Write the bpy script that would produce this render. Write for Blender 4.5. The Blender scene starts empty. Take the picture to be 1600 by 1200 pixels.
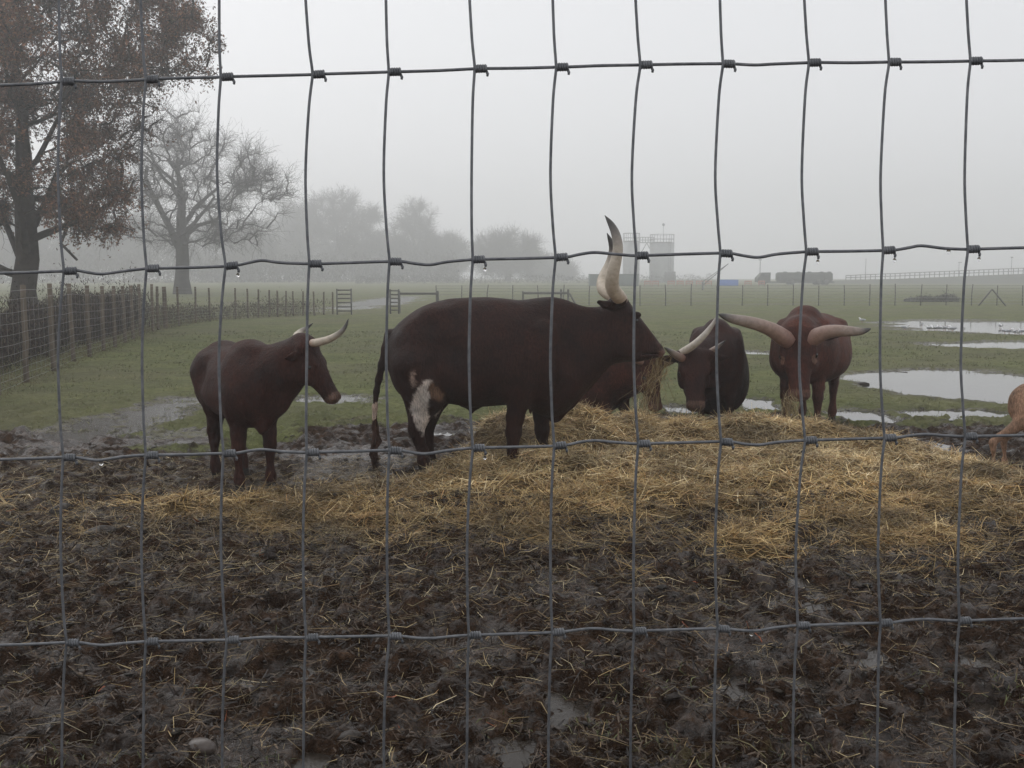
import bpy, math
import numpy as np
from mathutils import Vector, Matrix
R = math.radians
scene = bpy.context.scene
COL = scene.collection
RNG = np.random.default_rng(7)

# ---------------------------------------------------------------- camera maths
CAM_H = 1.6
FPX = 1600.0
TH = math.atan(170 / 1600)
CT, ST = math.cos(TH), math.sin(TH)

def ray(px, py):
    cx = (px - 800) / FPX; cy = (600 - py) / FPX
    return np.array([cx, CT + cy * ST, -ST + cy * CT])

def at(px, py, Y):
    d = ray(px, py); t = Y / d[1]
    return np.array([d[0] * t, Y, CAM_H + d[2] * t])

def gnd(px, py, z=0.0):
    d = ray(px, py); t = (z - CAM_H) / d[2]
    return np.array([d[0] * t, d[1] * t, z])

# ---------------------------------------------------------------- noise
def _hash(ix, iy, seed):
    h = (ix.astype(np.int64) * 374761393 + iy.astype(np.int64) * 668265263 + seed * 974711) & 0x7fffffff
    h = ((h ^ (h >> 13)) * 1274126177) & 0x7fffffff
    h = (h ^ (h >> 16)) & 0xffffff
    return h / float(0xffffff)

def vnoise(x, y, seed=0):
    ix = np.floor(x); iy = np.floor(y)
    fx = x - ix; fy = y - iy
    u = fx * fx * fx * (fx * (fx * 6 - 15) + 10); v = fy * fy * fy * (fy * (fy * 6 - 15) + 10)
    a = _hash(ix, iy, seed); b = _hash(ix + 1, iy, seed)
    c = _hash(ix, iy + 1, seed); d = _hash(ix + 1, iy + 1, seed)
    return (a * (1 - u) + b * u) * (1 - v) + (c * (1 - u) + d * u) * v * 1.0

def fbm(x, y, oct=4, seed=0):
    s = 0; a = 0.5; n = 0
    for i in range(oct):
        ang = 0.6 * i
        xr = x * math.cos(ang) - y * math.sin(ang); yr = x * math.sin(ang) + y * math.cos(ang)
        s = s + a * vnoise(xr * 2 ** i + 17.3 * i, yr * 2 ** i - 9.1 * i, seed + i); n += a; a *= 0.5
    return s / n

def sstep(a, b, x):
    t = np.clip((x - a) / (b - a), 0, 1)
    return t * t * (3 - 2 * t)

# ---------------------------------------------------------------- object helpers
def tag(o, label=None, cat=None, group=None, kind=None):
    if label: o['label'] = label
    if cat: o['category'] = cat
    if group: o['group'] = group
    if kind: o['kind'] = kind
    return o

def empty(name, loc=(0, 0, 0), rz=0.0):
    o = bpy.data.objects.new(name, None); COL.objects.link(o)
    o.location = loc; o.rotation_euler = (0, 0, rz); o.empty_display_size = 0.2
    return o

def mk(name, verts, faces, mat, parent=None, loc=(0, 0, 0), rz=0.0, smooth=True, attrs=None):
    """faces: one (N,k) array or a list of such arrays / lists"""
    verts = np.asarray(verts, dtype=np.float32).reshape(-1, 3)
    if isinstance(faces, np.ndarray): faces = [faces]
    faces = [np.asarray(f, dtype=np.int32) for f in faces if len(f)]
    me = bpy.data.meshes.new(name)
    me.vertices.add(len(verts)); me.vertices.foreach_set('co', verts.ravel())
    nl = sum(f.size for f in faces); npoly = sum(len(f) for f in faces)
    me.loops.add(nl); me.polygons.add(npoly)
    me.loops.foreach_set('vertex_index', np.concatenate([f.ravel() for f in faces]))
    starts = []; s = 0
    for f in faces:
        k = f.shape[1]; starts.append(np.arange(len(f)) * k + s); s += f.size
    me.polygons.foreach_set('loop_start', np.concatenate(starts).astype(np.int32))
    me.update(calc_edges=True)
    if smooth: me.polygons.foreach_set('use_smooth', np.ones(npoly, dtype=bool))
    for an, av in (attrs or {}).items():
        av = np.asarray(av, dtype=np.float32)
        if av.ndim == 1:
            a = me.attributes.new(an, 'FLOAT', 'POINT'); a.data.foreach_set('value', av)
        else:
            if av.shape[1] == 3: av = np.hstack([av, np.ones((len(av), 1), np.float32)])
            a = me.attributes.new(an, 'FLOAT_COLOR', 'POINT'); a.data.foreach_set('color', av.ravel())
    me.validate()
    if mat: me.materials.append(mat)
    o = bpy.data.objects.new(name, me); COL.objects.link(o)
    o.location = loc; o.rotation_euler = (0, 0, rz)
    if parent: o.parent = parent
    return o

class MB:
    """collects shapes into one mesh"""
    def __init__(s): s.v = []; s.f = {}; s.n = 0; s.c = []
    def add(s, v, f, col=None):
        v = np.asarray(v, float).reshape(-1, 3); f = np.asarray(f, int)
        s.v.append(v); s.f.setdefault(f.shape[1], []).append(f + s.n); s.n += len(v)
        if col is not None:
            col = np.asarray(col, float)
            if col.ndim == 1: col = np.tile(col, (len(v), 1))
            s.c.append(col)
        return s
    def box(s, c, d, rz=0.0, rx=0.0, bev=0.0, col=None):
        c = np.asarray(c, float); hx, hy, hz = [q / 2 for q in d]
        b = min(bev, hx * .9, hy * .9, hz * .9)
        if b <= 0:
            v = np.array([[x, y, z] for z in (-hz, hz) for y in (-hy, hy) for x in (-hx, hx)])
            f = np.array([[0, 2, 3, 1], [4, 5, 7, 6], [0, 1, 5, 4], [2, 6, 7, 3], [0, 4, 6, 2], [1, 3, 7, 5]])
        else:
            ring = [(-hx + b, -hy), (hx - b, -hy), (hx, -hy + b), (hx, hy - b), (hx - b, hy), (-hx + b, hy), (-hx, hy - b), (-hx, -hy + b)]
            ins = [(x * (hx - b) / hx, y * (hy - b) / hy) for x, y in ring]
            v = np.array([[x, y, -hz] for x, y in ins] + [[x, y, -hz + b] for x, y in ring] + [[x, y, hz - b] for x, y in ring] + [[x, y, hz] for x, y in ins])
            f = []
            for l in range(3):
                for i in range(8):
                    j = (i + 1) % 8; f.append([l * 8 + i, l * 8 + j, l * 8 + 8 + j, l * 8 + 8 + i])
            for a in ((24, 25, 26, 27), (24, 27, 28, 31), (28, 29, 30, 31)): f.append(list(a))
            for a in ((3, 2, 1, 0), (7, 4, 3, 0), (7, 6, 5, 4)): f.append(list(a))
            f = np.array(f)
        if rx:
            m = np.array(Matrix.Rotation(rx, 3, 'X')); v = v @ m.T
        if rz:
            m = np.array(Matrix.Rotation(rz, 3, 'Z')); v = v @ m.T
        return s.add(v + c, f, col)
    def tube(s, pts, rad, sides=8, col=None):
        pts = np.asarray(pts, float); rad = np.broadcast_to(np.asarray(rad, float), (len(pts),))
        v, f = tubes(pts[None], rad[None], sides, cap=True)
        for ff in f: pass
        base = s.n
        s.v.append(v); s.n += len(v)
        for ff in f: s.f.setdefault(ff.shape[1], []).append(ff + base)
        if col is not None:
            col = np.asarray(col, float)
            if col.ndim == 1: col = np.tile(col, (len(v), 1))
            else:
                body = np.repeat(col, sides, axis=0); col = np.vstack([body, col[:1], col[-1:]])
            s.c.append(col)
        return s
    def build(s, name, mat, parent=None, loc=(0, 0, 0), rz=0.0, smooth=False):
        at_ = {'Col': np.vstack(s.c)} if s.c else None
        return mk(name, np.vstack(s.v), [np.vstack(a) for a in s.f.values()], mat, parent, loc, rz, smooth, at_)

def tubes(P, Rd, sides=5, cap=False):
    """P (M,n,3), Rd (M,n) -> verts, [faces]"""
    M, n, _ = P.shape
    T = np.empty_like(P)
    T[:, 1:-1] = P[:, 2:] - P[:, :-2]; T[:, 0] = P[:, 1] - P[:, 0]; T[:, -1] = P[:, -1] - P[:, -2]
    T /= np.linalg.norm(T, axis=2, keepdims=True) + 1e-9
    D = P[:, -1] - P[:, 0]
    ax = np.argmin(np.abs(D), axis=1); ref = np.eye(3)[ax][:, None, :]
    N = np.cross(T, ref); N /= np.linalg.norm(N, axis=2, keepdims=True) + 1e-9
    B = np.cross(T, N)
    a = np.arange(sides) * 2 * math.pi / sides
    V = P[:, :, None, :] + Rd[:, :, None, None] * (np.cos(a)[None, None, :, None] * N[:, :, None, :] + np.sin(a)[None, None, :, None] * B[:, :, None, :])
    V = V.reshape(-1, 3)
    m = np.arange(M)[:, None, None]; i = np.arange(n - 1)[None, :, None]; k = np.arange(sides)[None, None, :]
    k2 = (k + 1) % sides
    base = m * n * sides
    F = np.stack([base + i * sides + k, base + i * sides + k2, base + (i + 1) * sides + k2, base + (i + 1) * sides + k], -1).reshape(-1, 4)
    fs = [F]
    if cap:
        nv = len(V)
        V = np.vstack([V, P[:, 0], P[:, -1]])
        kk = np.arange(sides); k2 = (kk + 1) % sides
        t = []
        for mm in range(M):
            b0 = mm * n * sides; b1 = b0 + (n - 1) * sides
            t.append(np.stack([np.full(sides, nv + mm), b0 + k2, b0 + kk], 1))
            t.append(np.stack([np.full(sides, nv + M + mm), b1 + kk, b1 + k2], 1))
        fs.append(np.vstack(t))
    return V, fs

def smooth_path(pts, n):
    """Catmull-Rom through rows of pts (any number of columns)"""
    pts = np.asarray(pts, float); m = len(pts)
    q = np.vstack([2 * pts[0] - pts[1], pts, 2 * pts[-1] - pts[-2]])
    u = np.linspace(0, m - 1 - 1e-9, n); i = u.astype(int); t = (u - i)[:, None]
    a, b, c, d = q[i], q[i + 1], q[i + 2], q[i + 3]
    return .5 * (2 * b + (c - a) * t + (2 * a - 5 * b + 4 * c - d) * t * t + (3 * b - a - 3 * c + d) * t ** 3)

# ---------------------------------------------------------------- materials
class NT:
    def __init__(s, name):
        s.m = bpy.data.materials.new(name); s.m.use_nodes = True
        s.t = s.m.node_tree; s.b = s.t.nodes['Principled BSDF']
    def n(s, typ, **kw):
        x = s.t.nodes.new(typ)
        for k, v in kw.items():
            if k in x.inputs.keys(): x.inputs[k].default_value = v
            else: setattr(x, k, v)
        return x
    def l(s, a, b): s.t.links.new(a, b)
    def noise(s, scale, detail=4, rough=.55, coord='Object', dist=0.0):
        tc = s.n('ShaderNodeTexCoord'); x = s.n('ShaderNodeTexNoise')
        x.inputs['Scale'].default_value = scale; x.inputs['Detail'].default_value = detail
        x.inputs['Roughness'].default_value = rough; x.inputs['Distortion'].default_value = dist
        s.l(tc.outputs[coord], x.inputs['Vector']); return x.outputs['Fac']
    def ramp(s, fac, stops):
        r = s.n('ShaderNodeValToRGB'); e = r.color_ramp.elements
        while len(e) < len(stops): e.new(.5)
        for el, (p, c) in zip(e, stops):
            el.position = p; el.color = (*c, 1) if len(c) == 3 else c
        s.l(fac, r.inputs['Fac']); return r.outputs['Color']
    def mix(s, fac, a, b, blend='MIX'):
        x = s.n('ShaderNodeMix'); x.data_type = 'RGBA'; x.blend_type = blend
        for sock, v in ((x.inputs[0], fac), (x.inputs[6], a), (x.inputs[7], b)):
            if hasattr(v, 'is_linked'): s.l(v, sock)
            elif isinstance(v, (int, float)): sock.default_value = v
            else: sock.default_value = (*v, 1)
        return x.outputs[2]
    def math(s, op, a, b=0.0, c=None):
        x = s.n('ShaderNodeMath'); x.operation = op
        for sock, v in zip(x.inputs, (a, b, c)):
            if v is None: continue
            if hasattr(v, 'is_linked'): s.l(v, sock)
            else: sock.default_value = v
        return x.outputs[0]
    def attr(s, name, out='Fac'):
        x = s.n('ShaderNodeAttribute'); x.attribute_name = name; return x.outputs[out]
    def bump(s, h, strength=.5, dist=.02):
        x = s.n('ShaderNodeBump'); x.inputs['Strength'].default_value = strength; x.inputs['Distance'].default_value = dist
        s.l(h, x.inputs['Height']); s.l(x.outputs['Normal'], s.b.inputs['Normal'])
    def base(s, c):
        if hasattr(c, 'is_linked'): s.l(c, s.b.inputs['Base Color'])
        else: s.b.inputs['Base Color'].default_value = (*c, 1)
    def set(s, **kw):
        for k, v in kw.items():
            k = {'rough': 'Roughness', 'metal': 'Metallic', 'spec': 'Specular IOR Level', 'ior': 'IOR', 'coat': 'Coat Weight', 'trans': 'Transmission Weight', 'sheen': 'Sheen Weight'}[k]
            if hasattr(v, 'is_linked'): s.l(v, s.b.inputs[k])
            else: s.b.inputs[k].default_value = v
        return s

def mat_plain(name, c1, c2, scale=6.0, rough=.7, bump=.2, bdist=.01, spec=.4, metal=0.0, bscale=None):
    t = NT(name); f = t.noise(scale, 6, .6)
    t.base(t.ramp(f, [(.3, c1), (.7, c2)])); t.set(rough=rough, spec=spec, metal=metal)
    if bump: t.bump(t.noise(bscale or scale * 4, 5, .6), bump, bdist)
    return t.m

def mat_attr(name, var=.35, scale=8, rough=.7, spec=.3, bump=0, bscale=60, bdist=.01, attr='Col'):
    t = NT(name); c = t.attr(attr, 'Color'); f = t.noise(scale, 5, .6)
    v = t.ramp(f, [(.25, (1 - var,) * 3), (.75, (1 + var,) * 3)])
    t.base(t.mix(1.0, c, v, 'MULTIPLY')); t.set(rough=rough, spec=spec)
    if bump: t.bump(t.noise(bscale, 4, .6), bump, bdist)
    return t.m

def mat_hide(name):
    t = NT(name); c = t.attr('Col', 'Color')
    tc = t.n('ShaderNodeTexCoord'); mp = t.n('ShaderNodeMapping'); mp.inputs['Scale'].default_value = (1.6, 1.6, .45)
    t.l(tc.outputs['Object'], mp.inputs['Vector'])
    hair = t.n('ShaderNodeTexNoise'); hair.inputs['Scale'].default_value = 55; hair.inputs['Detail'].default_value = 5; hair.inputs['Roughness'].default_value = .65
    t.l(mp.outputs[0], hair.inputs['Vector'])
    big = t.noise(5, 5, .6); 
    v1 = t.ramp(big, [(.28, (.5, .5, .5)), (.72, (1.7, 1.6, 1.55))])
    v2 = t.ramp(hair.outputs['Fac'], [(.3, (.5, .5, .5)), (.7, (1.6, 1.6, 1.6))])
    t.base(t.mix(1.0, t.mix(1.0, c, v1, 'MULTIPLY'), v2, 'MULTIPLY'))
    t.set(rough=t.ramp(big, [(.3, (.45, .45, .45)), (.7, (.75, .75, .75))]), spec=.13)
    h = t.math('ADD', t.math('MULTIPLY', hair.outputs['Fac'], .5), t.math('MULTIPLY', t.noise(9, 4, .5), 1.3))
    t.bump(h, .6, .03)
    return t.m

M = {}
M['wire'] = mat_plain('galvanised_wire', (.095, .10, .108), (.19, .195, .205), 90, .5, .15, .0005, .4, .45)
M['drop'] = NT('water_drop').set(rough=.02, trans=1.0, ior=1.33).m
M['post'] = mat_plain('weathered_wood', (.075, .06, .045), (.17, .135, .10), 5, .8, .5, .01)
M['grey_post'] = mat_plain('grey_wood', (.085, .083, .08), (.16, .155, .145), 5, .8, .4, .01)
M['thin_wire'] = mat_plain('old_wire', (.20, .20, .20), (.34, .34, .33), 8, .6, 0)
M['bark'] = mat_plain('oak_bark', (.022, .018, .014), (.06, .05, .04), 3, .9, .8, .05, .2, 0, 9)
M['far_bark'] = mat_plain('grey_bark', (.025, .022, .02), (.055, .05, .045), 2, .9, .5, .05, .2)
M['leaf'] = mat_attr('dead_oak_leaf', .3, 1.5, .6, .3)
M['hide'] = mat_hide('cattle_hide')
t = NT('horn_keratin'); c = t.attr('Col', 'Color'); v = t.ramp(t.noise(26, 6, .65), [(.25, (.68, .66, .62)), (.75, (1.15, 1.15, 1.15))])
t.base(t.mix(1.0, c, v, 'MULTIPLY')); t.set(rough=.42, spec=.4); t.bump(t.noise(60, 4, .6), .3, .004); M['horn'] = t.m
M['eye'] = mat_plain('eye_dark', (.008, .006, .005), (.015, .01, .008), 20, .08, 0, 0, .6)
M['straw'] = mat_attr('straw', .25, 3, .55, .3)
M['clod'] = mat_attr('mud_clod', .45, 30, .5, .4, .6, 120, .004)
M['stone'] = mat_plain('wet_stone', (.045, .034, .028), (.085, .066, .055), 12, .35, .4, .004, .5)
M['gull'] = mat_plain('white_feather', (.7, .7, .7), (.82, .82, .82), 20, .7, 0)
M['gull_wing'] = mat_plain('grey_feather', (.3, .31, .33), (.4, .41, .43), 20, .7, 0)
M['metal_silo'] = mat_plain('silo_metal', (.30, .31, .32), (.42, .43, .44), 1.2, .5, .1, .01, .5, .3)
M['steel'] = mat_plain('dull_steel', (.10, .10, .105), (.17, .17, .175), 3, .6, 0)
M['green_paint'] = mat_plain('green_grey_paint', (.055, .085, .075), (.075, .11, .095), 1.5, .6, .1)
M['blue_paint'] = mat_plain('blue_paint', (.03, .16, .62), (.045, .2, .7), 2, .5, .1)
M['orange'] = mat_plain('orange_plastic', (.40, .15, .11), (.50, .20, .15), 2, .6, 0)
M['dark_green'] = mat_plain('dark_green_paint', (.018, .026, .02), (.035, .045, .035), 1.2, .7, .1)
M['rubber'] = mat_plain('tyre_rubber', (.015, .015, .015), (.025, .025, .025), 8, .8, 0)
M['glass'] = mat_plain('dark_glass', (.02, .025, .03), (.03, .035, .04), 2, .1, 0)
M['hedge'] = mat_attr('bramble', .4, 2, .8, .2)
M['bank'] = mat_plain('bank_grass', (.05, .055, .035), (.085, .085, .055), 1.5, .9, .4, .1)

# water
t = NT('puddle_water'); t.base((.07, .065, .06)); t.set(rough=.05, ior=1.38, spec=.7)
t.bump(t.noise(7, 3, .5), .10, .01); M['water'] = t.m

t = NT('ruffled_water'); t.base((.09, .085, .078)); t.set(rough=.14, ior=1.38, spec=.7); t.bump(t.noise(14, 4, .6), .5, .02); M['ruffled'] = t.m
t = NT('mud_water'); t.base((.035, .028, .022)); t.set(rough=.16, ior=1.33, spec=.32); t.bump(t.noise(40, 4, .6), .25, .004); M['mud_water'] = t.m
# ground: mud / turf driven by vertex attributes plus fine noise
t = NT('muddy_ground')
g = t.attr('grass'); w = t.attr('wet')
n1 = t.noise(1.1, 6, .62); n2 = t.noise(9, 7, .68); n3 = t.noise(70, 5, .65); n4 = t.noise(.23, 4, .55)
mud = t.mix(1.0, t.ramp(n2, [(.28, (.0105, .0060, .0036)), (.5, (.038, .0225, .0140)), (.74, (.118, .074, .049))]),
            t.ramp(n3, [(.25, (.4, .4, .4)), (.75, (1.6, 1.58, 1.55))]), 'MULTIPLY')
turf = t.ramp(n2, [(.25, (.080, .086, .036)), (.5, (.134, .152, .060)), (.75, (.210, .216, .105))])
turf = t.mix(1.0, turf, t.ramp(n1, [(.3, (.72, .74, .72)), (.7, (1.28, 1.22, 1.2))]), 'MULTIPLY')
turf = t.mix(1.0, turf, t.ramp(n3, [(.25, (.65, .65, .62)), (.75, (1.35, 1.35, 1.35))]), 'MULTIPLY')
turf = t.mix(t.math('MULTIPLY', t.ramp(n4, [(.42, (0, 0, 0)), (.62, (1, 1, 1))]), .45), turf, (.15, .13, .09))
gm = t.ramp(t.math('ADD', g, t.math('MULTIPLY', t.math('SUBTRACT', n2, .5), .9)), [(.35, (0, 0, 0)), (.65, (1, 1, 1))])
t.base(t.mix(gm, mud, turf))
rm = t.ramp(t.math('ADD', n2, t.math('MULTIPLY', w, -.35)), [(.18, (.16, .16, .16)), (.36, (.4, .4, .4)), (.55, (.8, .8, .8))])
t.set(rough=t.mix(gm, rm, (.8, .8, .8)), spec=t.mix(gm, t.ramp(t.math('ADD', t.noise(6.5, 8, .72), t.math('MULTIPLY', w, .12)), [(.53, (.03, .03, .03)), (.64, (.9, .9, .9))]), (.08, .08, .08)))
hh = t.math('ADD', t.math('MULTIPLY', n2, .7), t.math('MULTIPLY', n3, .35))
t.bump(t.math('ADD', hh, t.math('MULTIPLY', t.noise(28, 6, .7), .5)), 1.0, .05); M['ground'] = t.m
# hay mass under the loose strands
t = NT('hay_mass'); n2 = t.noise(14, 7, .7); n3 = t.noise(90, 5, .7)
c = t.ramp(n2, [(.25, (.04, .025, .012)), (.5, (.13, .085, .038)), (.75, (.28, .20, .09))])
t.base(t.mix(1.0, c, t.ramp(n3, [(.25, (.5, .5, .5)), (.75, (1.4, 1.4, 1.4))]), 'MULTIPLY')); t.set(rough=.8, spec=.2)
t.bump(t.math('ADD', n2, n3), .9, .03); M['hay'] = t.m

# ---------------------------------------------------------------- ground
PUD = [  # px box, raggedness, depth
    (1332, 1760, 577, 640, .55, .10), (1455, 1800, 533, 547, .8, .07), (1380, 1800, 501, 526, .7, .07),
    (140, 300, 626, 690, 1.7, .042), (1150, 1222, 624, 643, 1.6, .06), (640, 760, 670, 684, .9, .06),
    (1300, 1412, 638, 664, 1.4, .06), (1370, 1480, 690, 716, 1.5, .05), (470, 650, 706, 740, 3.4, .016),
    (1400, 1580, 640, 655, 1.3, .06), (545, 650, 463, 486, 1.3, .07), (1040, 1085, 634, 650, 1.6, .04),
    (200, 320, 680, 702, 2.2, .028), (470, 600, 617, 632, 2.6, .035), (1150, 1215, 548, 558, 1.0, .05),
    (330, 450, 1140, 1215, 1.7, .04), (1340, 1500, 1140, 1220, 1.7, .045), (690, 800, 1005, 1055, 1.8, .035),
    (820, 930, 905, 950, 1.8, .035), (1280, 1420, 835, 880, 1.8, .035), (30, 130, 1090, 1150, 1.8, .03),
    (1100, 1200, 980, 1040, 1.8, .03),
]
PW = []
for (a, b, c, d, rg, dp) in PUD:
    far = gnd(0, c)[1]; near = gnd(0, d)[1]; yc = (far + near) / 2
    x0 = (a - 800) / FPX; x1 = (b - 800) / FPX
    k = math.hypot(yc * CT, 0) + CAM_H * ST
    PW.append(((x0 + x1) / 2 * k, yc, (x1 - x0) / 2 * k, (far - near) / 2, rg, dp if c < 820 else dp * .25))

def puddle_mask(x, y):
    """0..1 wetness and dip depth"""
    m = np.zeros_like(x); dip = np.zeros_like(x)
    for i, (xc, yc, rx, ry, rg, dp) in enumerate(PW):
        sel = (np.abs(x - xc) < rx * 1.7) & (np.abs(y - yc) < ry * 1.7)
        if not sel.any(): continue
        xx = x[sel]; yy = y[sel]
        sc = 1.1 / max(.12, min(ry, 1.2))
        nz = fbm(xx * sc * .6 + i * 3.1, yy * sc + i * 7.7, 5, 90 + i) - .5
        q = 1 - np.sqrt(((xx - xc) / rx) ** 2 + ((yy - yc) / ry) ** 2) + nz * rg
        s = sstep(-.08, .35, q)
        m[sel] = np.maximum(m[sel], sstep(-.5, .3, q)); dip[sel] = np.maximum(dip[sel], s * dp)
    return m, dip

YB = np.array([[-9, 6.9], [-3.6, 7.15], [-2.6, 7.2], [-1.9, 7.3], [-1.4, 7.65], [-1.0, 7.85], [-.72, 7.98], [-.5, 8.6], [-.4, 9.2], [-.2, 9.9], [3.2, 10.0], [3.6, 9.1], [3.8, 8.6], [4.05, 8.15], [9, 8.0]])
YF = np.array([[-9, 6.4], [-3.2, 6.1], [-2.2, 5.85], [-1.2, 5.8], [-.4, 5.85], [.5, 5.7], [1.2, 5.45], [2.2, 5.5], [3.2, 5.7], [9, 5.7]])

def hay_amount(x, y):
    n = (fbm(x * 1.7, y * 1.7, 4, 5) - .5)
    yb = np.interp(x, YB[:, 0], YB[:, 1]); yf = np.interp(x, YF[:, 0], YF[:, 1])
    df = (y - yf) + n * 1.9 + .5 * (fbm(x * 5, y * 5, 3, 6) - .5)
    d = np.minimum(yb - y + n * .4, df * .42)
    thin = sstep(-4.6, -2.2, x + n)                    # thins out to the left
    patch = 1 - .55 * sstep(.45, .62, fbm(x * 2.1, y * 2.6, 4, 7)) * (1 - sstep(7.0, 8.0, y))
    return sstep(-.14, .55, d) * (.52 + .48 * thin) * patch

MOUND = [(-.05, 9.2, .34, .5, .24), (.6, 9.25, .42, .6, .33), (1.15, 9.35, .4, .55, .22), (1.62, 9.25, .4, .55, .19), (2.2, 9.2, .45, .6, .27),
         (2.75, 9.2, .4, .6, .20), (3.25, 9.0, .4, .5, .12), (1.2, 8.5, 1.9, .9, .08), (2.3, 8.2, 1.4, .8, .06)]
def mound(x, y):
    h = np.zeros_like(x)
    for (xc, yc, rx, ry, a) in MOUND:
        g = np.exp(-(((x - xc) / rx) ** 2 + ((y - yc) / ry) ** 2))
        h = np.maximum(h, a * g) + .12 * np.minimum(h, a * g)
    return h

def ground_h(x, y, fine=True):
    near = 1 - sstep(9.5, 14.5, y + 2.0 * (fbm(x * .35, y * .35, 3, 31) - .5))
    z = .034 + .035 * (fbm(x * .22, y * .22, 3, 2) - .5) * sstep(2, 9, y)
    m, dip = puddle_mask(x, y)
    if fine:
        a = fbm(x * 5.2, y * 5.2, 5, 11)
        r = 1 - np.abs(2 * fbm(x * 2.7 + 3, y * 2.7, 4, 19) - 1)
        pit = vnoise(x * 4.6, y * 4.6, 77)                                       # hoof holes
        fz = (a - .5) * .10 + (r - .75) * .07 - .055 * sstep(.70, .86, pit) + (fbm(x * 19, y * 19, 4, 23) - .5) * .095 - .02 * sstep(.62, .8, vnoise(x * 11, y * 11, 78))
        rough = near * (1 - .6 * m) + .16 * (1 - near)
        z = z + fz * rough
    z = z - dip
    z = z - .03 * np.exp(-(((x + 2.5) / .9) ** 2 + ((y - 8.55) / .6) ** 2))
    z = z - .05 * np.exp(-(((x + 2.05) / .8) ** 2 + ((y - 7.85) / .7) ** 2)) - .035 * np.exp(-(((x + .8) / .45) ** 2 + ((y - 8.2) / .35) ** 2))
    return z, m, near

NR, NC = 1150, 1000
rows = np.concatenate([np.linspace(-8, 2.2, 14)[:-1], 2.2 * (420 / 2.2) ** (np.linspace(0, 1, NR))])
u = np.linspace(-1, 1, NC)
Yg = np.repeat(rows[:, None], NC, 1); Wd = 5.5 + .85 * np.maximum(Yg, 0)
Xg = u[None, :] * Wd
x, y = Xg.ravel(), Yg.ravel()
z, wetm, near = ground_h(x, y)
hayg = hay_amount(x, y)
gb = sstep(-.25, .35, (y - (10.0 + .35 * (x > -1) * np.minimum(x + 1, 3))) * .35 + 1.5 * (fbm(x * .7, y * .9, 4, 41) - .5))
gb = gb * (1 - .55 * sstep(.2, .8, wetm))
gb = np.maximum(gb, .34 * (1 - sstep(2.9, 3.9, y + 1.6 * (fbm(x * 1.6, y * 1.6, 3, 44) - .5))) * sstep(.42, .6, fbm(x * 1.9, y * 1.9, 3, 45)))
n1_, n2_ = Xg.shape
ii = np.arange((n1_ - 1) * n2_).reshape(n1_ - 1, n2_)[:, :-1].ravel()
F = np.stack([ii, ii + 1, ii + n2_ + 1, ii + n2_], 1)
tag(mk('ground', np.stack([x, y, z], 1), F, M['ground'], attrs={'grass': gb, 'wet': np.clip(wetm + .25 * near, 0, 1)}), 'trampled muddy paddock ground turning to short wet turf', kind='structure')

def gz(px, py): return float(ground_h(np.array([float(px)]), np.array([float(py)]))[0][0])
def gz_s(px, py): return float(ground_h(np.array([float(px)]), np.array([float(py)]), False)[0][0])

for i, (xc, yc, rx, ry, rg, dp) in enumerate(PW):
    if yc < 6 or i == 8: continue
    k = 40; a = np.linspace(0, 2 * math.pi, k, endpoint=False)
    r = 1.35 + .08 * np.sin(3 * a + i)
    v = np.vstack([[0, 0, 0], np.stack([np.cos(a) * rx * r, np.sin(a) * ry * r, 0 * a], 1)])
    f = np.array([[0, 1 + j, 1 + (j + 1) % k] for j in range(k)])
    tag(mk('puddle', v, f, M['ruffled'] if i in (3, 12, 13) else M['water'], loc=(xc, yc, .0006 * (i % 5))), kind='structure', label='still grey rainwater lying in a hollow of the paddock')

mq = (y > 2.6) & (y < 5.6) & (np.abs(x) < .55 * y) & (hayg < .2)
lev = float(np.percentile(z[mq], 9))
for xa, xb in ((-5.5, -1.2), (-1.2, 1.8), (1.8, 6.5)):
    v = np.array([[xa, 2.2, 0], [xb - .002, 2.2, 0], [xb - .002, 6.6, 0], [xa, 6.6, 0]])
    tag(mk('puddle', v, np.array([[0, 1, 2, 3]]), M['mud_water'], loc=(0, 0, lev)), 'muddy water standing in the hoof holes of the trampled ground', kind='structure')

# ---------------------------------------------------------------- hay
def ribbons(P, H, L, Wd_, curl, col, roll=None, droop=0.0):
    """P (N,3) centres, H (N,3) directions -> 2-quad ribbons"""
    N = len(P); H = H / np.linalg.norm(H, axis=1, keepdims=True)
    up = np.tile([0, 0, 1.0], (N, 1)) + RNG.normal(0, .45, (N, 3))
    S = np.cross(H, up); S /= np.linalg.norm(S, axis=1, keepdims=True)
    U = np.cross(S, H)
    bend = (RNG.normal(0, 1, N) * curl * L)[:, None] * S * .8 + (RNG.normal(0, 1, N) * curl * L)[:, None] * U * .5
    a = P - H * L[:, None] / 2 - bend; b = P + bend * .6; c = P + H * L[:, None] / 2 - bend
    if droop: c = c - np.array([0, 0, 1]) * (L * droop)[:, None]; a = a - np.array([0, 0, 1]) * (L * droop * .4)[:, None]
    w = (Wd_ / 2)[:, None] * S
    V = np.stack([a - w * .6, a + w * .6, b - w, b + w, c - w * .5, c + w * .5], 1).reshape(-1, 3)
    o = np.arange(N)[:, None] * 6
    Fq = np.vstack([o + np.array([0, 1, 3, 2]), o + np.array([2, 3, 5, 4])])
    return V, Fq, np.repeat(col, 6, axis=0)

def straw_cols(N, bright=1.0):
    pal = np.array([[.34, .24, .095], [.42, .32, .15], [.24, .15, .055], [.30, .20, .07], [.60, .50, .29], [.17, .10, .04], [.30, .25, .10], [.36, .20, .075]])
    p = np.array([.22, .16, .16, .18, .06, .10, .08, .04])
    c = pal[RNG.choice(len(pal), N, p=p)]
    c = c * .68 + c.mean(1, keepdims=True) * np.array([[.38, .32, .22]])
    return c * RNG.uniform(.65, 1.3, (N, 1)) * bright

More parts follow.
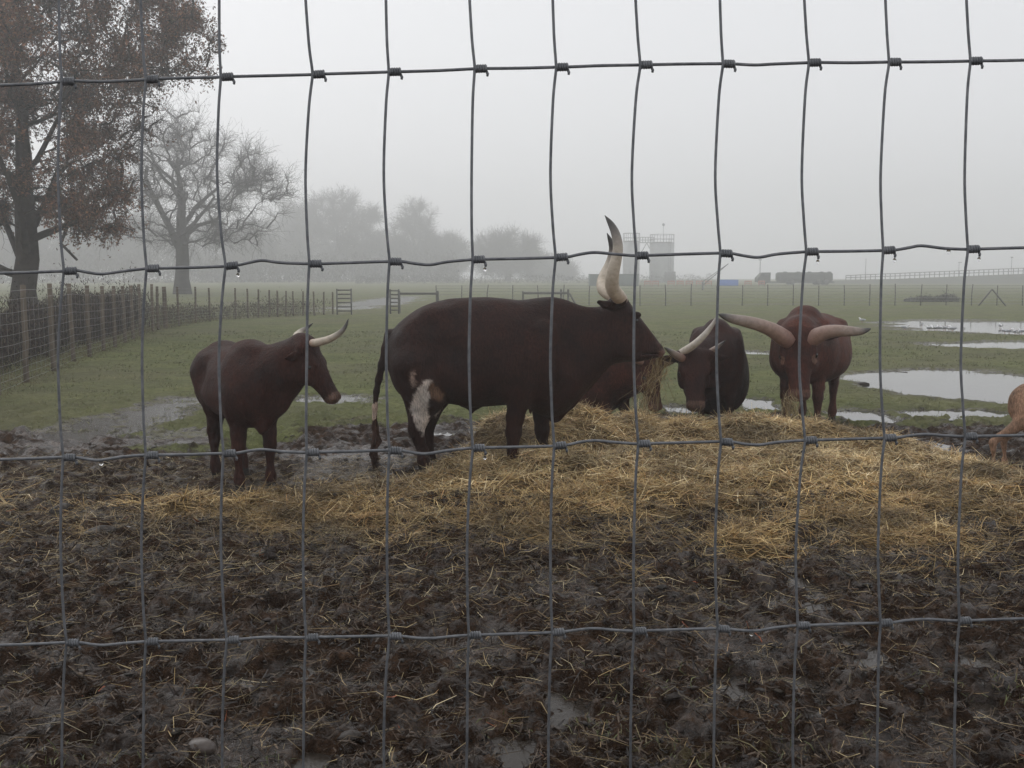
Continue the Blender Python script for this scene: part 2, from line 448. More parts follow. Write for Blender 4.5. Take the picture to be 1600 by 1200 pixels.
# surface of the hay body
hx = np.linspace(-5.2, 6.2, 560); hy = np.linspace(5.5, 10.4, 300)
HX, HY = np.meshgrid(hx, hy)
hxf, hyf = HX.ravel(), HY.ravel()
ha = hay_amount(hxf, hyf); gzv = ground_h(hxf, hyf)[0]
hz = np.maximum(gzv, -.01) * .5 + .012 + mound(hxf, hyf) + ha * .03 + (fbm(hxf * 4, hyf * 4, 5, 61) - .5) * .13 * ha + (fbm(hxf * 16, hyf * 16, 3, 62) - .5) * .05 * ha - .11 * (1 - sstep(.35, .75, ha + (fbm(hxf * 6, hyf * 6, 3, 63) - .5) * .35))
nc = len(hx)
ii = np.arange((len(hy) - 1) * nc).reshape(len(hy) - 1, nc)[:, :-1].ravel()
hf = np.stack([ii, ii + 1, ii + nc + 1, ii + nc], 1)
hv = np.stack([hxf, hyf, hz], 1)
keep = (ha[hf].max(axis=1) > .3)
def hay_z(xx, yy):
    fx = np.clip((xx - hx[0]) / (hx[1] - hx[0]), 0, len(hx) - 1.001); fy = np.clip((yy - hy[0]) / (hy[1] - hy[0]), 0, len(hy) - 1.001)
    i = fx.astype(int); j = fy.astype(int)
    Z = hz.reshape(len(hy), nc)
    u = fx - i; v = fy - j
    return (Z[j, i] * (1 - u) + Z[j, i + 1] * u) * (1 - v) + (Z[j + 1, i] * (1 - u) + Z[j + 1, i + 1] * u) * v
mk_h = MB(); 
uh, inv = np.unique(hf[keep], return_inverse=True)
hay_obj = mk('hay_pile', hv[uh], inv.reshape(-1, 4), M['hay'])
tag(hay_obj, 'heap of loose golden hay trodden out over the mud', 'hay', kind='stuff')
# loose strands on it
N = 230000
sx = RNG.uniform(-5.2, 6.0, N); sy = RNG.uniform(5.2, 10.2, N)
a = hay_amount(sx, sy); ok = RNG.random(N) < np.clip(a * 1.05, 0, 1) ** 1.2 * (.55 + .45 * sstep(.2, .8, fbm(sx * 3, sy * 3, 3, 71))); sx, sy = sx[ok], sy[ok]; N = len(sx)
sz = np.maximum(hay_z(sx, sy), ground_h(sx, sy)[0]) + RNG.uniform(-.004, .03, N)
th = 6.5 * fbm(sx * 2.2, sy * 2.2, 3, 78) + RNG.normal(0, .85, N) + math.pi * (RNG.random(N) < .5); pit = RNG.normal(0, .22, N) + (RNG.random(N) < .06) * RNG.uniform(.3, .9, N)
H = np.stack([np.cos(th) * np.cos(pit), np.sin(th) * np.cos(pit), np.sin(pit)], 1)
L = RNG.uniform(.07, .30, N); W_ = RNG.uniform(.0028, .0062, N)
patch = (.5 * fbm(sx * 1.3, sy * 1.3, 3, 72) + .5 * fbm(sx * 4.2, sy * 4.2, 4, 79))[:, None]
tint = np.clip(1 + (patch - .5) * 3.2, .38, 1.5)
c = straw_cols(N) * tint * (1 + np.clip(sx - .5, -1.0, 2.5) * .05)[:, None] * 1.34 * (1 - .38 * (1 - sstep(6.0, 7.2, sy)))[:, None] * np.where((sstep(6.3, 8.2, sy) < RNG.random(N))[:, None], np.array([[1.0, .90, .74]]), np.array([[1.04, 1.04, 1.08]]))
v, f, cc = ribbons(np.stack([sx, sy, sz], 1), H, L, W_, .16, c)
tag(mk('loose_hay', v, f, M['straw'], smooth=False, attrs={'Col': cc}), 'tangled loose hay strands covering the heap', 'hay', kind='stuff')
# straws on the open mud
N = 95000
sx = RNG.uniform(-6, 7, N); sy = 2.6 + 6.2 * RNG.random(N) ** 1.1
dens = .16 + .80 * sstep(4.0, 6.2, sy + 1.2 * (fbm(sx * 1.5, sy * 1.5, 3, 73) - .5)) + .10 * sstep(.55, .7, fbm(sx * 2, sy * 2, 3, 74))
dens *= np.where(np.abs(sx) > .62 * sy + .5, 0, 1)
ok = RNG.random(N) < dens; sx, sy = sx[ok], sy[ok]; N = len(sx)
sz = ground_h(sx, sy)[0] + RNG.uniform(.004, .028, N)
th = RNG.uniform(0, 2 * math.pi, N); pit = RNG.normal(0, .13, N)
H = np.stack([np.cos(th) * np.cos(pit), np.sin(th) * np.cos(pit), np.sin(pit)], 1)
v, f, cc = ribbons(np.stack([sx, sy, sz], 1), H, RNG.uniform(.03, .20, N), RNG.uniform(.0018, .004, N), .14, straw_cols(N, 1.0) * np.where(RNG.random(N) < .62, .42, 1.0)[:, None])
tag(mk('scattered_straw', v, f, M['straw'], smooth=False, attrs={'Col': cc}), 'single straws strewn over the dark mud', 'straw', kind='stuff')

# mud clods and rotten leaf bits
bme = bpy.data.meshes.new('tmp')
import bmesh
bm = bmesh.new(); bmesh.ops.create_icosphere(bm, subdivisions=2, radius=1.0); bm.to_mesh(bme); bm.free()
IV = np.array([v.co[:] for v in bme.vertices]); IF = np.array([p.vertices[:] for p in bme.polygons]); bpy.data.meshes.remove(bme)
bme = bpy.data.meshes.new('tmp'); bm = bmesh.new(); bmesh.ops.create_icosphere(bm, subdivisions=1, radius=1.0); bm.to_mesh(bme); bm.free()
IV1 = np.array([v.co[:] for v in bme.vertices]); IF1 = np.array([p.vertices[:] for p in bme.polygons]); bpy.data.meshes.remove(bme)
def blobs(P, S3, cols, rough=.35, iv=IV1, if_=IF1):
    N = len(P)
    rad = 1 + RNG.normal(0, rough * .5, (N, len(iv)))
    V = iv[None] * rad[:, :, None] * S3[:, None, :]
    a = RNG.uniform(0, 6.28, N); ca, sa = np.cos(a)[:, None], np.sin(a)[:, None]
    V = np.stack([V[:, :, 0] * ca - V[:, :, 1] * sa, V[:, :, 0] * sa + V[:, :, 1] * ca, V[:, :, 2]], 2) + P[:, None, :]
    Fb = (np.arange(N)[:, None, None] * len(iv) + if_[None]).reshape(-1, 3)
    return V.reshape(-1, 3), Fb, np.repeat(cols, len(iv), axis=0)
N = 42000
sx = RNG.uniform(-6, 7, N); sy = 2.6 + 7.6 * RNG.random(N) ** 1.15
dn = sstep(.42, .62, fbm(sx * 2.2, sy * 2.2, 4, 81)); dn = dn * np.where(np.abs(sx) > .62 * sy + .5, 0, 1) * (1 - .85 * hay_amount(sx, sy)) * (1 - .93 * sstep(8.6, 10.5, sy))
ok = RNG.random(N) < dn; sx, sy = sx[ok], sy[ok]; N = len(sx)
sr = .003 + .016 * RNG.random(N) ** 5
P_ = np.stack([sx, sy, ground_h(sx, sy)[0] + sr * .05], 1)
cl = np.array([.022, .015, .0105])[None] * RNG.uniform(.55, 1.7, (N, 1)) * (1 + RNG.normal(0, .08, (N, 3)))
v, f, cc = blobs(P_, np.stack([sr * RNG.uniform(.8, 1.9, N), sr, sr * RNG.uniform(.35, .75, N)], 1), cl, 1.0)
tag(mk('mud_clods', v, f, M['clod'], smooth=False, attrs={'Col': cc}), 'crumbs and clods of trampled wet mud', 'mud', kind='stuff')
N = 80000                                                   # rotted leaf and stalk scraps
sx = RNG.uniform(-5, 6, N); sy = 2.6 + 4.6 * RNG.random(N) ** 1.2
ok = np.abs(sx) < .62 * sy + .5; sx, sy = sx[ok], sy[ok]; N = len(sx)
th = RNG.uniform(0, 6.28, N); H = np.stack([np.cos(th), np.sin(th), RNG.normal(0, .35, N)], 1)
cl = np.array([[.040, .026, .017], [.065, .042, .026], [.022, .015, .010], [.085, .055, .032], [.014, .010, .008]])[RNG.integers(0, 5, N)] * RNG.uniform(.6, 1.3, (N, 1))
red = RNG.random(N) < .0012; cl[red] = [.22, .06, .02]
v, f, cc = ribbons(np.stack([sx, sy, ground_h(sx, sy)[0] + .012], 1), H, RNG.uniform(.012, .075, N), RNG.uniform(.002, .009, N), .25, cl)
tag(mk('leaf_litter', v, f, M['straw'], smooth=False, attrs={'Col': cc}), 'rotting brown leaf scraps trodden into the mud', 'leaf litter', kind='stuff')
# short turf
N = 150000
sy = 2.7 + 26 * RNG.random(N) ** 1.3; sx = RNG.uniform(-1, 1, N) * (.62 * sy + .5)
gi = sstep(-.25, .35, (sy - (10.0 + .35 * (sx > -1) * np.minimum(sx + 1, 3))) * .35 + 1.5 * (fbm(sx * .7, sy * .9, 4, 41) - .5))
fg = .55 * (1 - sstep(3.0, 4.4, sy + 1.6 * (fbm(sx * 1.6, sy * 1.6, 3, 44) - .5))) * sstep(.5, .66, fbm(sx * 2.6, sy * 2.6, 3, 45))
gi = np.maximum(gi * (.06 + .94 * sstep(.5, .62, fbm(sx * 2.8, sy * 2.8, 4, 47))), fg)
ok = RNG.random(N) < gi; sx, sy = sx[ok], sy[ok]; N = len(sx)
zz, wm, _ = ground_h(sx, sy); ok = zz > -.012; sx, sy, zz = sx[ok], sy[ok], zz[ok]; N = len(sx)
th = RNG.uniform(0, 6.28, N); pit = RNG.uniform(.2, 1.3, N)
H = np.stack([np.cos(th) * np.cos(pit), np.sin(th) * np.cos(pit), np.sin(pit)], 1)
Lg = RNG.uniform(.02, .05, N) * (1 + .03 * sy)
cl = np.array([[.12, .135, .05], [.15, .165, .07], [.18, .18, .085], [.10, .11, .045], [.22, .20, .11]])[RNG.integers(0, 5, N)] * RNG.uniform(.6, 1.25, (N, 1))
v, f, cc = ribbons(np.stack([sx, sy, zz + .006], 1), H, Lg, .003 + .00035 * sy, .15, cl)
tag(mk('short_grass', v, f, M['straw'], smooth=False, attrs={'Col': cc}), 'short olive grass blades on the wet paddock', 'grass', kind='stuff')

# ---------------------------------------------------------------- single stones and clods
def lump(name, px, py, size, mat, label, cat, flat=.55, zc=.35, rough=.22):
    g = gnd(px, py, .03); z0 = gz(g[0], g[1])
    N1 = IV[None] * (1 + RNG.normal(0, rough * (.25 if cat == 'stone' else .5), (1, len(IV), 1)))
    low = 1 + .18 * np.sin(IV[:, 0] * 2.3 + px) * np.cos(IV[:, 1] * 2.1 + py)
    v = N1[0] * low[:, None] * np.array([size, size * .72, size * flat])
    col = np.tile([.026, .019, .014], (len(v), 1))
    o = mk(name, v + [0, 0, size * flat * zc], IF, mat, loc=(g[0], g[1], z0), rz=px * .7, smooth=cat == 'stone', attrs={'Col': col})
    return tag(o, label, cat)
lump('stone', 314, 1176, .052, M['stone'], 'smooth rounded brown stone lying in the mud near the bottom of the photo', 'stone', .55, .4, .06)
lump('mud_lump', 548, 1157, .042, M['clod'], 'low dark lump of mud right of the rounded stone', 'mud lump', .4, .3, .4)
lump('mud_lump', 96, 800, .075, M['clod'], 'dark clod of mud at the left edge of the hay, behind the leftmost wire stay', 'mud lump', .6, .4, .5)
lump('mud_lump', 166, 838, .08, M['clod'], 'dark lump of mud on thin hay, left of the pale pebble', 'mud lump', .5, .4, .5)
lump('stone', 206, 833, .055, M['stone'], 'pale grey pebble on the thin hay beside a dark mud lump', 'stone', .5, .4, .2)
lump('mud_lump', 620, 688, .12, M['clod'], 'dark clod on the wet ground beside the tail of the big bull', 'mud lump', .4, .3, .5)
lump('mud_lump', 1545, 700, .09, M['clod'], 'dark clod of mud left of the tan calf leg', 'mud lump', .5, .3, .5)
lump('mud_lump', 1583, 702, .06, M['clod'], 'dark clod of mud behind the tan calf leg', 'mud lump', .6, .3, .5)
lump('mud_lump', 1353, 590, .06, M['clod'], 'dark clod standing in the big puddle, farther of two', 'mud lump', .45, .6, .5)
lump('mud_lump', 1350, 598, .09, M['clod'], 'dark clod standing in the big puddle, nearer of two', 'mud lump', .4, .6, .5)
lump('mud_lump', 1413, 579, .09, M['clod'], 'dark clod on the far shore of the big puddle', 'mud lump', .4, .5, .5)

# ---------------------------------------------------------------- implicit bodies -> one continuous skin
def surface_nets(V, org, h):
    ins = V < 0
    nx, ny, nz = V.shape
    offs = [(i, j, k) for i in (0, 1) for j in (0, 1) for k in (0, 1)]
    cnt = np.zeros((nx - 1, ny - 1, nz - 1), np.int8)
    for (i, j, k) in offs: cnt += ins[i:nx - 1 + i, j:ny - 1 + j, k:nz - 1 + k]
    mask = (cnt > 0) & (cnt < 8)
    idx = np.argwhere(mask)
    vals = np.stack([V[idx[:, 0] + i, idx[:, 1] + j, idx[:, 2] + k] for (i, j, k) in offs], 1)
    pos = np.zeros((len(idx), 3)); n = np.zeros(len(idx))
    for a in range(8):
        for b in range(a + 1, 8):
            d = np.abs(np.array(offs[a]) - np.array(offs[b]))
            if d.sum() != 1: continue
            cr = (vals[:, a] < 0) != (vals[:, b] < 0)
            t = vals[cr, a] / (vals[cr, a] - vals[cr, b])
            pos[cr] += np.array(offs[a]) + (np.array(offs[b]) - np.array(offs[a])) * t[:, None]; n[cr] += 1
    vert = (idx + pos / n[:, None]) * h + org
    vid = -np.ones(mask.shape, int); vid[mask] = np.arange(len(idx))
    quads = []
    for ax in range(3):
        A = np.take(ins, range(0, V.shape[ax] - 1), ax); B = np.take(ins, range(1, V.shape[ax]), ax)
        e = np.argwhere(A != B)
        o1, o2 = [(1, 2), (2, 0), (0, 1)][ax]
        ok = np.ones(len(e), bool)
        for o in (o1, o2): ok &= (e[:, o] > 0) & (e[:, o] < V.shape[o] - 1)
        e = e[ok]
        def g(d1, d2):
            q = e.copy(); q[:, o1] += d1; q[:, o2] += d2
            return vid[q[:, 0], q[:, 1], q[:, 2]]
        q = np.stack([g(-1, -1), g(0, -1), g(0, 0), g(-1, 0)], 1)
        inside_first = ins[e[:, 0], e[:, 1], e[:, 2]]
        q[~inside_first] = q[~inside_first][:, ::-1]
        quads.append(q)
    q = np.vstack(quads); q = q[(q >= 0).all(1)]
    return vert, q

class Body:
    def __init__(s): s.p = []
    def cone(s, a, b, ra, rb, k=.05, flat=None, sub=False):
        """tapered limb; flat = (axis, factor>1 makes it thinner along axis)"""
        a = np.asarray(a, float); b = np.asarray(b, float)
        def f(P):
            q = P - a
            if flat is not None:
                ax = np.asarray(flat[0], float); ax = ax / np.linalg.norm(ax)
                q = q + (flat[1] - 1) * (q @ ax)[..., None] * ax
            ab = b - a
            if flat is not None: ab = ab + (flat[1] - 1) * (ab @ ax) * ax
            t = np.clip((q @ ab) / (ab @ ab + 1e-12), 0, 1)
            return np.linalg.norm(q - t[..., None] * ab, axis=-1) - (ra + (rb - ra) * t)
        m = max(ra, rb)
        s.p.append((f, np.minimum(a, b) - m, np.maximum(a, b) + m, k, sub)); return s
    def chain(s, pts, rad, k=.05, **kw):
        for i in range(len(pts) - 1): s.cone(pts[i], pts[i + 1], rad[i], rad[i + 1], k, **kw)
        return s
    def ell(s, c, r, k=.05, A=None, sub=False):
        c = np.asarray(c, float); r = np.asarray(r, float); A = np.eye(3) if A is None else np.asarray(A, float)
        def f(P):
            q = (P - c) @ A / r                       # columns of A = axes
            n = np.linalg.norm(q, axis=-1); n2 = np.linalg.norm(q / r, axis=-1) + 1e-9
            return n * (n - 1) / n2
        m = np.abs(A) @ r
        s.p.append((f, c - m, c + m, k, sub)); return s
    def profile(s, st, k=.05, A=None, org=(0, 0, 0), n=2.25, top_narrow=.12, mind=.02):
        """stations rows (x, top, bottom, halfwidth[, ycentre]) in frame A (columns fwd, left, up) at org"""
        st = np.asarray(st, float); A = np.eye(3) if A is None else np.asarray(A, float); org = np.asarray(org, float)
        xs = st[:, 0]
        dense = np.linspace(xs[0], xs[-1], 200)
        # smooth the table a little
        def sm(v):
            w = np.interp(dense, xs, v)
            kern = np.ones(9) / 9; pad = np.pad(w, 4, mode='edge'); return np.convolve(pad, kern, 'valid')
        top, bot, hw = sm(st[:, 1]), sm(st[:, 2]), sm(st[:, 3])
        yc = sm(st[:, 4]) if st.shape[1] > 4 else np.zeros(200)
        def f(P):
            q = (P - org) @ A
            X = np.clip(q[..., 0], xs[0], xs[-1]); ex = q[..., 0] - X
            T = np.interp(X, dense, top); Bm = np.interp(X, dense, bot); Wm = np.interp(X, dense, hw); Yc = np.interp(X, dense, yc)
            zc = (T + Bm) / 2; hh = (T - Bm) / 2
            zz = (q[..., 2] - zc) / hh
            ww = Wm * (1 - top_narrow * np.clip(zz, -1, 1))
            rr = (np.abs((q[..., 1] - Yc) / ww) ** n + np.abs(zz) ** n) ** (1 / n)
            d = (rr - 1) * np.minimum(hh, ww)
            return np.where(np.abs(ex) > 0, np.sqrt(np.maximum(d, 0) ** 2 + ex ** 2) + np.minimum(d, 0) * .0 + .002, d)
        c = np.array([[x, y_, z_] for x in (xs[0], xs[-1]) for y_ in (-hw.max() * 1.15, hw.max() * 1.15) for z_ in (bot.min(), top.max())])
        w = c @ A.T + org
        s.p.append((f, w.min(0), w.max(0), k, False)); return s
    def mesh(s, h=.014):
        lo = np.min([p[1] for p in s.p if not p[4]], 0) - .06; hi = np.max([p[2] for p in s.p if not p[4]], 0) + .06
        n = np.ceil((hi - lo) / h).astype(int) + 1
        V = np.full(n, .5, np.float64)
        for (f, a, b, k, sub) in s.p:
            m = k + .03
            i0 = np.maximum(((a - m - lo) / h).astype(int), 0); i1 = np.minimum(np.ceil((b + m - lo) / h).astype(int) + 1, n)
            if (i1 <= i0).any(): continue
            gx, gy, gz_ = [lo[i] + h * np.arange(i0[i], i1[i]) for i in range(3)]
            P = np.stack(np.meshgrid(gx, gy, gz_, indexing='ij'), -1)
            d = f(P)
            sl = tuple(slice(i0[i], i1[i]) for i in range(3))
            o = V[sl]
            if sub:
                hh = np.maximum(k - np.abs(o + d), 0) / k
                V[sl] = np.maximum(o, -d) + hh * hh * k * .25
            else:
                hh = np.maximum(k - np.abs(o - d), 0) / k
                V[sl] = np.minimum(o, d) - hh * hh * k * .25
        return surface_nets(V, lo, h)

def smooth_normals_mesh(v, q, it=2, lam=.5):
    """a little Laplacian smoothing"""
    e = np.vstack([q[:, [0, 1]], q[:, [1, 2]], q[:, [2, 3]], q[:, [3, 0]]])
    e = np.vstack([e, e[:, ::-1]])
    deg = np.bincount(e[:, 0], minlength=len(v)).astype(float)[:, None] + 1e-9
    for _ in range(it):
        a = np.stack([np.bincount(e[:, 0], weights=v[e[:, 1], i], minlength=len(v)) for i in range(3)], 1) / deg
        v = v + lam * (a - v)
    return v

def basis(fwd, up):
    f = np.asarray(fwd, float); f = f / np.linalg.norm(f)
    l = np.cross(np.asarray(up, float), f); l /= np.linalg.norm(l)
    return np.stack([f, l, np.cross(f, l)], 1)      # columns fwd, left, up

def poly_in(px, pz, poly):
    r = np.zeros(len(px), bool); j = len(poly) - 1
    for i in range(len(poly)):
        xi, zi = poly[i]; xj, zj = poly[j]
        c = ((zi > pz) != (zj > pz)) & (px < (xj - xi) * (pz - zi) / (zj - zi + 1e-12) + xi)
        r ^= c; j = i
    return r

HORN_COL = {'ivory': [(0, (.36, .24, .18)), (.18, (.50, .42, .33)), (.5, (.50, .44, .36)), (.72, (.20, .18, .16)), (.85, (.07, .065, .062)), (1, (.045, .042, .04))],
            'pink': [(0, (.17, .085, .065)), (.18, (.27, .165, .13)), (.45, (.30, .215, .175)), (.7, (.27, .225, .195)), (.86, (.10, .095, .09)), (1, (.03, .028, .027))],
            'white': [(0, (.42, .30, .22)), (.2, (.56, .50, .42)), (.7, (.54, .50, .45)), (.9, (.40, .36, .33)), (1, (.12, .11, .10))]}

def add_horn(root, Lfun, pts, rad, scheme, label=None):
    """pts world points base->tip, rad metres"""
    n = 44
    p = smooth_path(np.hstack([np.array(pts), np.array(rad)[:, None]]), n)
    loc = Lfun(p[:, :3]); r = np.maximum(p[:, 3], .0035)
    s = np.linspace(0, 1, n)
    r = r * (1 + .02 * np.sin(s * 95) * np.exp(-s * 4)); r[-3:] *= (.9, .7, .35)
    st = HORN_COL[scheme]
    col = np.stack([np.interp(s, [a for a, _ in st], [c[i] for _, c in st]) for i in range(3)], 1)
    m = MB(); m.tube(loc, r, 16, col)
    o = m.build('horn', M['horn'], root, smooth=True)
    if label: o['label'] = label
    return o

def head(B, A, o, L, ear=(1, 1), mouth=0.0, broad=1.0, ear_up=0.0):
    """A columns fwd,left,up; o = poll; L = poll-to-muzzle length. B body in same space"""
    def W(x, y_, z_): return o + A @ (np.array([x, y_ * broad, z_]) * L)
    b = broad
    st = np.array([[-.05, -.01, -.34, .16], [.05, .055, -.40, .215], [.18, .06, -.43, .245], [.30, .035, -.43, .245], [.42, .015, -.40, .205], [.56, -.01, -.355, .165],
                   [.70, -.03, -.32, .142], [.82, -.045, -.305, .145], [.92, -.06, -.30, .152], [.985, -.10, -.275, .125], [1.01, -.14, -.24, .07]]) * L
    st[:, 3] *= b
    B.profile(st, k=.03 * L * 2, A=A, org=o, n=2.5, top_narrow=-.08)
    for s in (1, -1):
        B.ell(W(.30, s * .195, -.045), np.array([.10, .06, .05]) * L, .03, A)                 # brow
        B.ell(W(.34, s * .235, -.13), np.array([.055, .03, .04]) * L, .02, A, sub=True)        # eye socket
        B.ell(W(.40, s * .19, -.27), np.array([.17, .07, .14]) * L, .05, A)                   # cheek
        B.ell(W(.93, s * .085, -.115), np.array([.075, .06, .055]) * L, .02, A)                # nostril rim
        B.ell(W(.985, s * .085, -.13), np.array([.035, .028, .024]) * L, .012, A, sub=True)     # nostril
        B.cone(W(.04, s * .14, -.06), W(.02, s * .25, -.05), .10 * L, .082 * L, .04)            # horn boss
        if ear[0 if s > 0 else 1]:
            e0 = W(.10, s * .22, -.17); e1 = W(.06, s * .40, -.20 + ear_up); e2 = W(.05, s * .58, -.24 + ear_up * 1.6)
            B.cone(e0, e1, .05 * L, .085 * L, .025, flat=(A[:, 0] * .8 + A[:, 2] * .35, 2.6)); B.cone(e1, e2, .085 * L, .03 * L, .025, flat=(A[:, 0] * .8 + A[:, 2] * .35, 2.6))
    B.ell(W(.02, 0, .03), np.array([.09, .12, .06]) * L, .04, A)                               # poll tuft
    for s in (1, -1): B.ell(W(.90, s * .13, -.245), np.array([.13, .05, .011]) * L, .01, A, sub=True)    # mouth line
    B.ell(W(1.0, 0, -.245), np.array([.06, .12, .011]) * L, .01, A, sub=True)
    if mouth: B.cone(W(1.08, 0, -.25), W(.84, 0, -.27), .042 * L, .01 * L, .02, sub=True)
    return W

def eyes(root, W, L, broad, A):
    for s in (1, -1):
        m = MB(); c = W(.335, s * .212, -.125)
        m.add(IV * .052 * L + c, IF); m.build('eye', M['eye'], root, smooth=True)

LEGS = dict(fore=[(.45, .86, .135), (.40, .66, .088), (.42, .50, .058), (.43, .39, .053), (.425, .31, .036), (.425, .15, .034), (.43, .11, .042), (.45, .06, .038)],
            hind=[(-.50, .98, .18), (-.42, .72, .125), (-.54, .52, .062), (-.61, .45, .053), (-.595, .36, .040), (-.58, .17, .035), (-.572, .12, .043), (-.545, .06, .038)])

def generic(B, S, width=1.0, leg_y=.165, hump=1.0, shift=None, belly=0.0, rump=1.0, xs=1.0, hw=.10, slim=1.0, hx=.20):
    """body at scale S (withers about 1.25*S), x forward"""
    st = np.array([[-.78, 1.02, .86, .06], [-.74, 1.12, .76, .16], [-.62, 1.215, .68, .25], [-.45, 1.235, .64, .30], [-.25, 1.225, .615, .33], [0, 1.205, .59, .345],
                   [.2, 1.20, .58, .325], [.36, 1.235, .57, .28], [.48, 1.225, .56, .25], [.58, 1.17, .60, .20], [.68, 1.08, .68, .14], [.74, .98, .80, .07]])
    st[:, 0] *= xs; st[:, 3] *= width; st[:, 2] -= belly * np.array([0, 0, .3, .6, 1, 1, 1, .6, .3, 0, 0, 0]); st[:4, 1] *= rump
    B.profile(st * S, k=.06, n=2.3, top_narrow=.16)
    B.ell(np.array([.36 * xs, 0, 1.225]) * S, np.array([hx, hw, .12 * hump]) * S, .10)            # hump
    for s in (1, -1):
        B.ell(np.array([.40 * xs, s * .19 * width, .92]) * S, np.array([.17, .10, .27]) * S, .07)     # shoulder
        B.ell(np.array([-.26 * xs, s * .43 * width, 1.0]) * S, np.array([.10, .12, .14]) * S, .09, sub=True)   # hollow flank
        B.ell(np.array([-.55 * xs, s * .17 * width, .90]) * S, np.array([.17 * slim, .115, .26 * slim]) * S, .06)    # haunch
        B.ell(np.array([-.42 * xs, s * .215 * width, 1.12]) * S, np.array([.08, .045, .03]) * S, .09)   # hip bone
        for nm in ('fore', 'hind'):
            p = [np.array([x * xs, s * (leg_y if i > 1 else leg_y * .92), z_]) * S for i, (x, z_, r) in enumerate(LEGS[nm])]
            if shift is not None:
                d = shift.get((nm, s), 0.0)
                p = [q + np.array([d * min(1.0, max(0, 1 - q[2] / S) / .5) , 0, 0]) for q in p]
            B.chain(p, [r * S * slim for (_, _, r) in LEGS[nm]], .035)
            f = p[-1]; B.cone(f, f + np.array([.02, 0, -.06]) * S, .040 * S, .052 * S, .012)    # hoof
    return B

def finish(name, B, loc, yaw, label, coat, h=.014, paint=None, cat='cow', group='long-horned cattle feeding at the hay'):
    root = empty(name, loc, yaw); tag(root, label, cat, group)
    v, q = B.mesh(h); v = smooth_normals_mesh(v, q, 2, .45)
    col = np.tile(np.array(coat, float), (len(v), 1))
    nz_ = fbm(v[:, 0] * 5 + 3, v[:, 2] * 5 + v[:, 1] * 3, 4, 123)[:, None]
    col = col * (.85 + .3 * nz_)
    col[v[:, 2] < .065] = (.02, .018, .016)
    if paint: col = paint(v, col)
    mk('body', v, q, M['hide'], root, attrs={'Col': col})
    return root

def frames(loc, yaw):
    c, s = math.cos(yaw), math.sin(yaw); Rm = np.array([[c, -s, 0], [s, c, 0], [0, 0, 1]]); loc = np.asarray(loc, float)
    return (lambda p: (np.asarray(p, float) - loc) @ Rm), (lambda d: np.asarray(d, float) @ Rm), (lambda p: np.asarray(p, float) @ Rm.T + loc)

# ---- the big bull in profile -------------------------------------------------
YB_ = 8.4
PXM = YB_ / FPX
def bz(py, Y=YB_): return at(800, py, Y)[2]
def bx(px, py=600, Y=YB_): return at(px, py, Y)[0]
def bp(px, py, dy=0.0):
    p = at(px, py, YB_ + dy); return np.array([p[0], dy, p[2]])
B = Body()
st = [(605, 540, 562, .05), (608, 527, 585, .11), (615, 513, 606, .19), (632, 497, 622, .25), (655, 481, 630, .29), (678, 472, 630, .30), (703, 466.5, 630, .315), (736, 464.5, 636, .335),
      (764, 464, 634, .34), (790, 466.5, 632, .33), (811, 469, 632, .32), (830, 467, 640, .30), (845, 464.5, 650, .28), (865, 463.5, 652, .25), (884, 468, 645, .215), (904, 476.5, 624, .185), (920, 480, 606, .165),
      (938, 479, 588, .15), (955, 476, 570, .14), (970, 476, 562, .12)]
B.profile([(bx(a, (t_ + b_) / 2), bz(t_), bz(b_), w) for a, t_, b_, w in st], k=.06, n=2.3, top_narrow=.14)
st = [(944, 474, 545, .085), (958, 465, 562, .12), (976, 461, 565.5, .135), (990, 483, 566, .135), (1000, 496, 565, .12), (1010, 509, 562.5, .10), (1020, 522, 560.5, .085), (1029, 534, 559, .08), (1035, 542, 556.5, .07), (1038.5, 547, 552, .04)]
B.profile([(bx(a, (t_ + b_) / 2), bz(t_), bz(b_), w) for a, t_, b_, w in st], k=.04, n=2.4, top_narrow=.0)
for s in (1, -1):
    B.ell(bp(850, 560, s * .225), (.18, .105, .30), .05)
    B.ell(bp(680, 492, s * .17), (.09, .06, .04), .11)                        # hip bone
    B.ell(bp(700, 548, s * .43), (.10, .13, .15), .10, sub=True)               # hollow flank
    B.ell(bp(884, 540, s * .30), (.045, .10, .20), .07, sub=True)              # crease before the shoulder                         # shoulder blade
    B.ell(bp(655, 560, s * .18), (.20, .12, .31), .08)                         # haunch
    B.ell(bp(978, 540, s * .10), (.075, .035, .085), .05)                      # cheek
    B.ell(bp(994, 492, s * .115), (.045, .03, .03), .03)                       # brow
    B.ell(bp(993.5, 501, s * .137), (.026, .018, .02), .015, sub=True)
    B.ell(bp(1030, 543, s * .055), (.032, .026, .03), .02)
    B.ell(bp(1034.5, 543.5, s * .066), (.016, .014, .012), .01, sub=True)
    B.ell(bp(1018, 553.5, s * .085), (.09, .035, .006), .008, sub=True)
    B.cone(bp(966, 470, s * .07), bp(969, 469, s * .145), .062, .055, .04)     # horn boss
    B.cone(bp(960, 482, s * .11), bp(948, 476, s * .19), .028, .045, .02, flat=((.5, .2, -.8), 2.0)); B.cone(bp(948, 476, s * .19), bp(934, 471, s * .25), .045, .018, .02, flat=((.5, .2, -.8), 2.0))
B.cone(bp(737, 630), bp(737, 643), .05, .022, .04); B.cone(bp(745, 634), bp(722, 633), .03, .015, .03)       # sheath
B.cone(bp(880, 610), bp(868, 650), .10, .05, .07, flat=((0, 1, 0), 1.8))                                          # brisket fold
B.chain([bp(940, 560), bp(915, 595), bp(890, 628)], [.05, .055, .05], .05, flat=((0, 1, 0), 2.4))               # dewlap
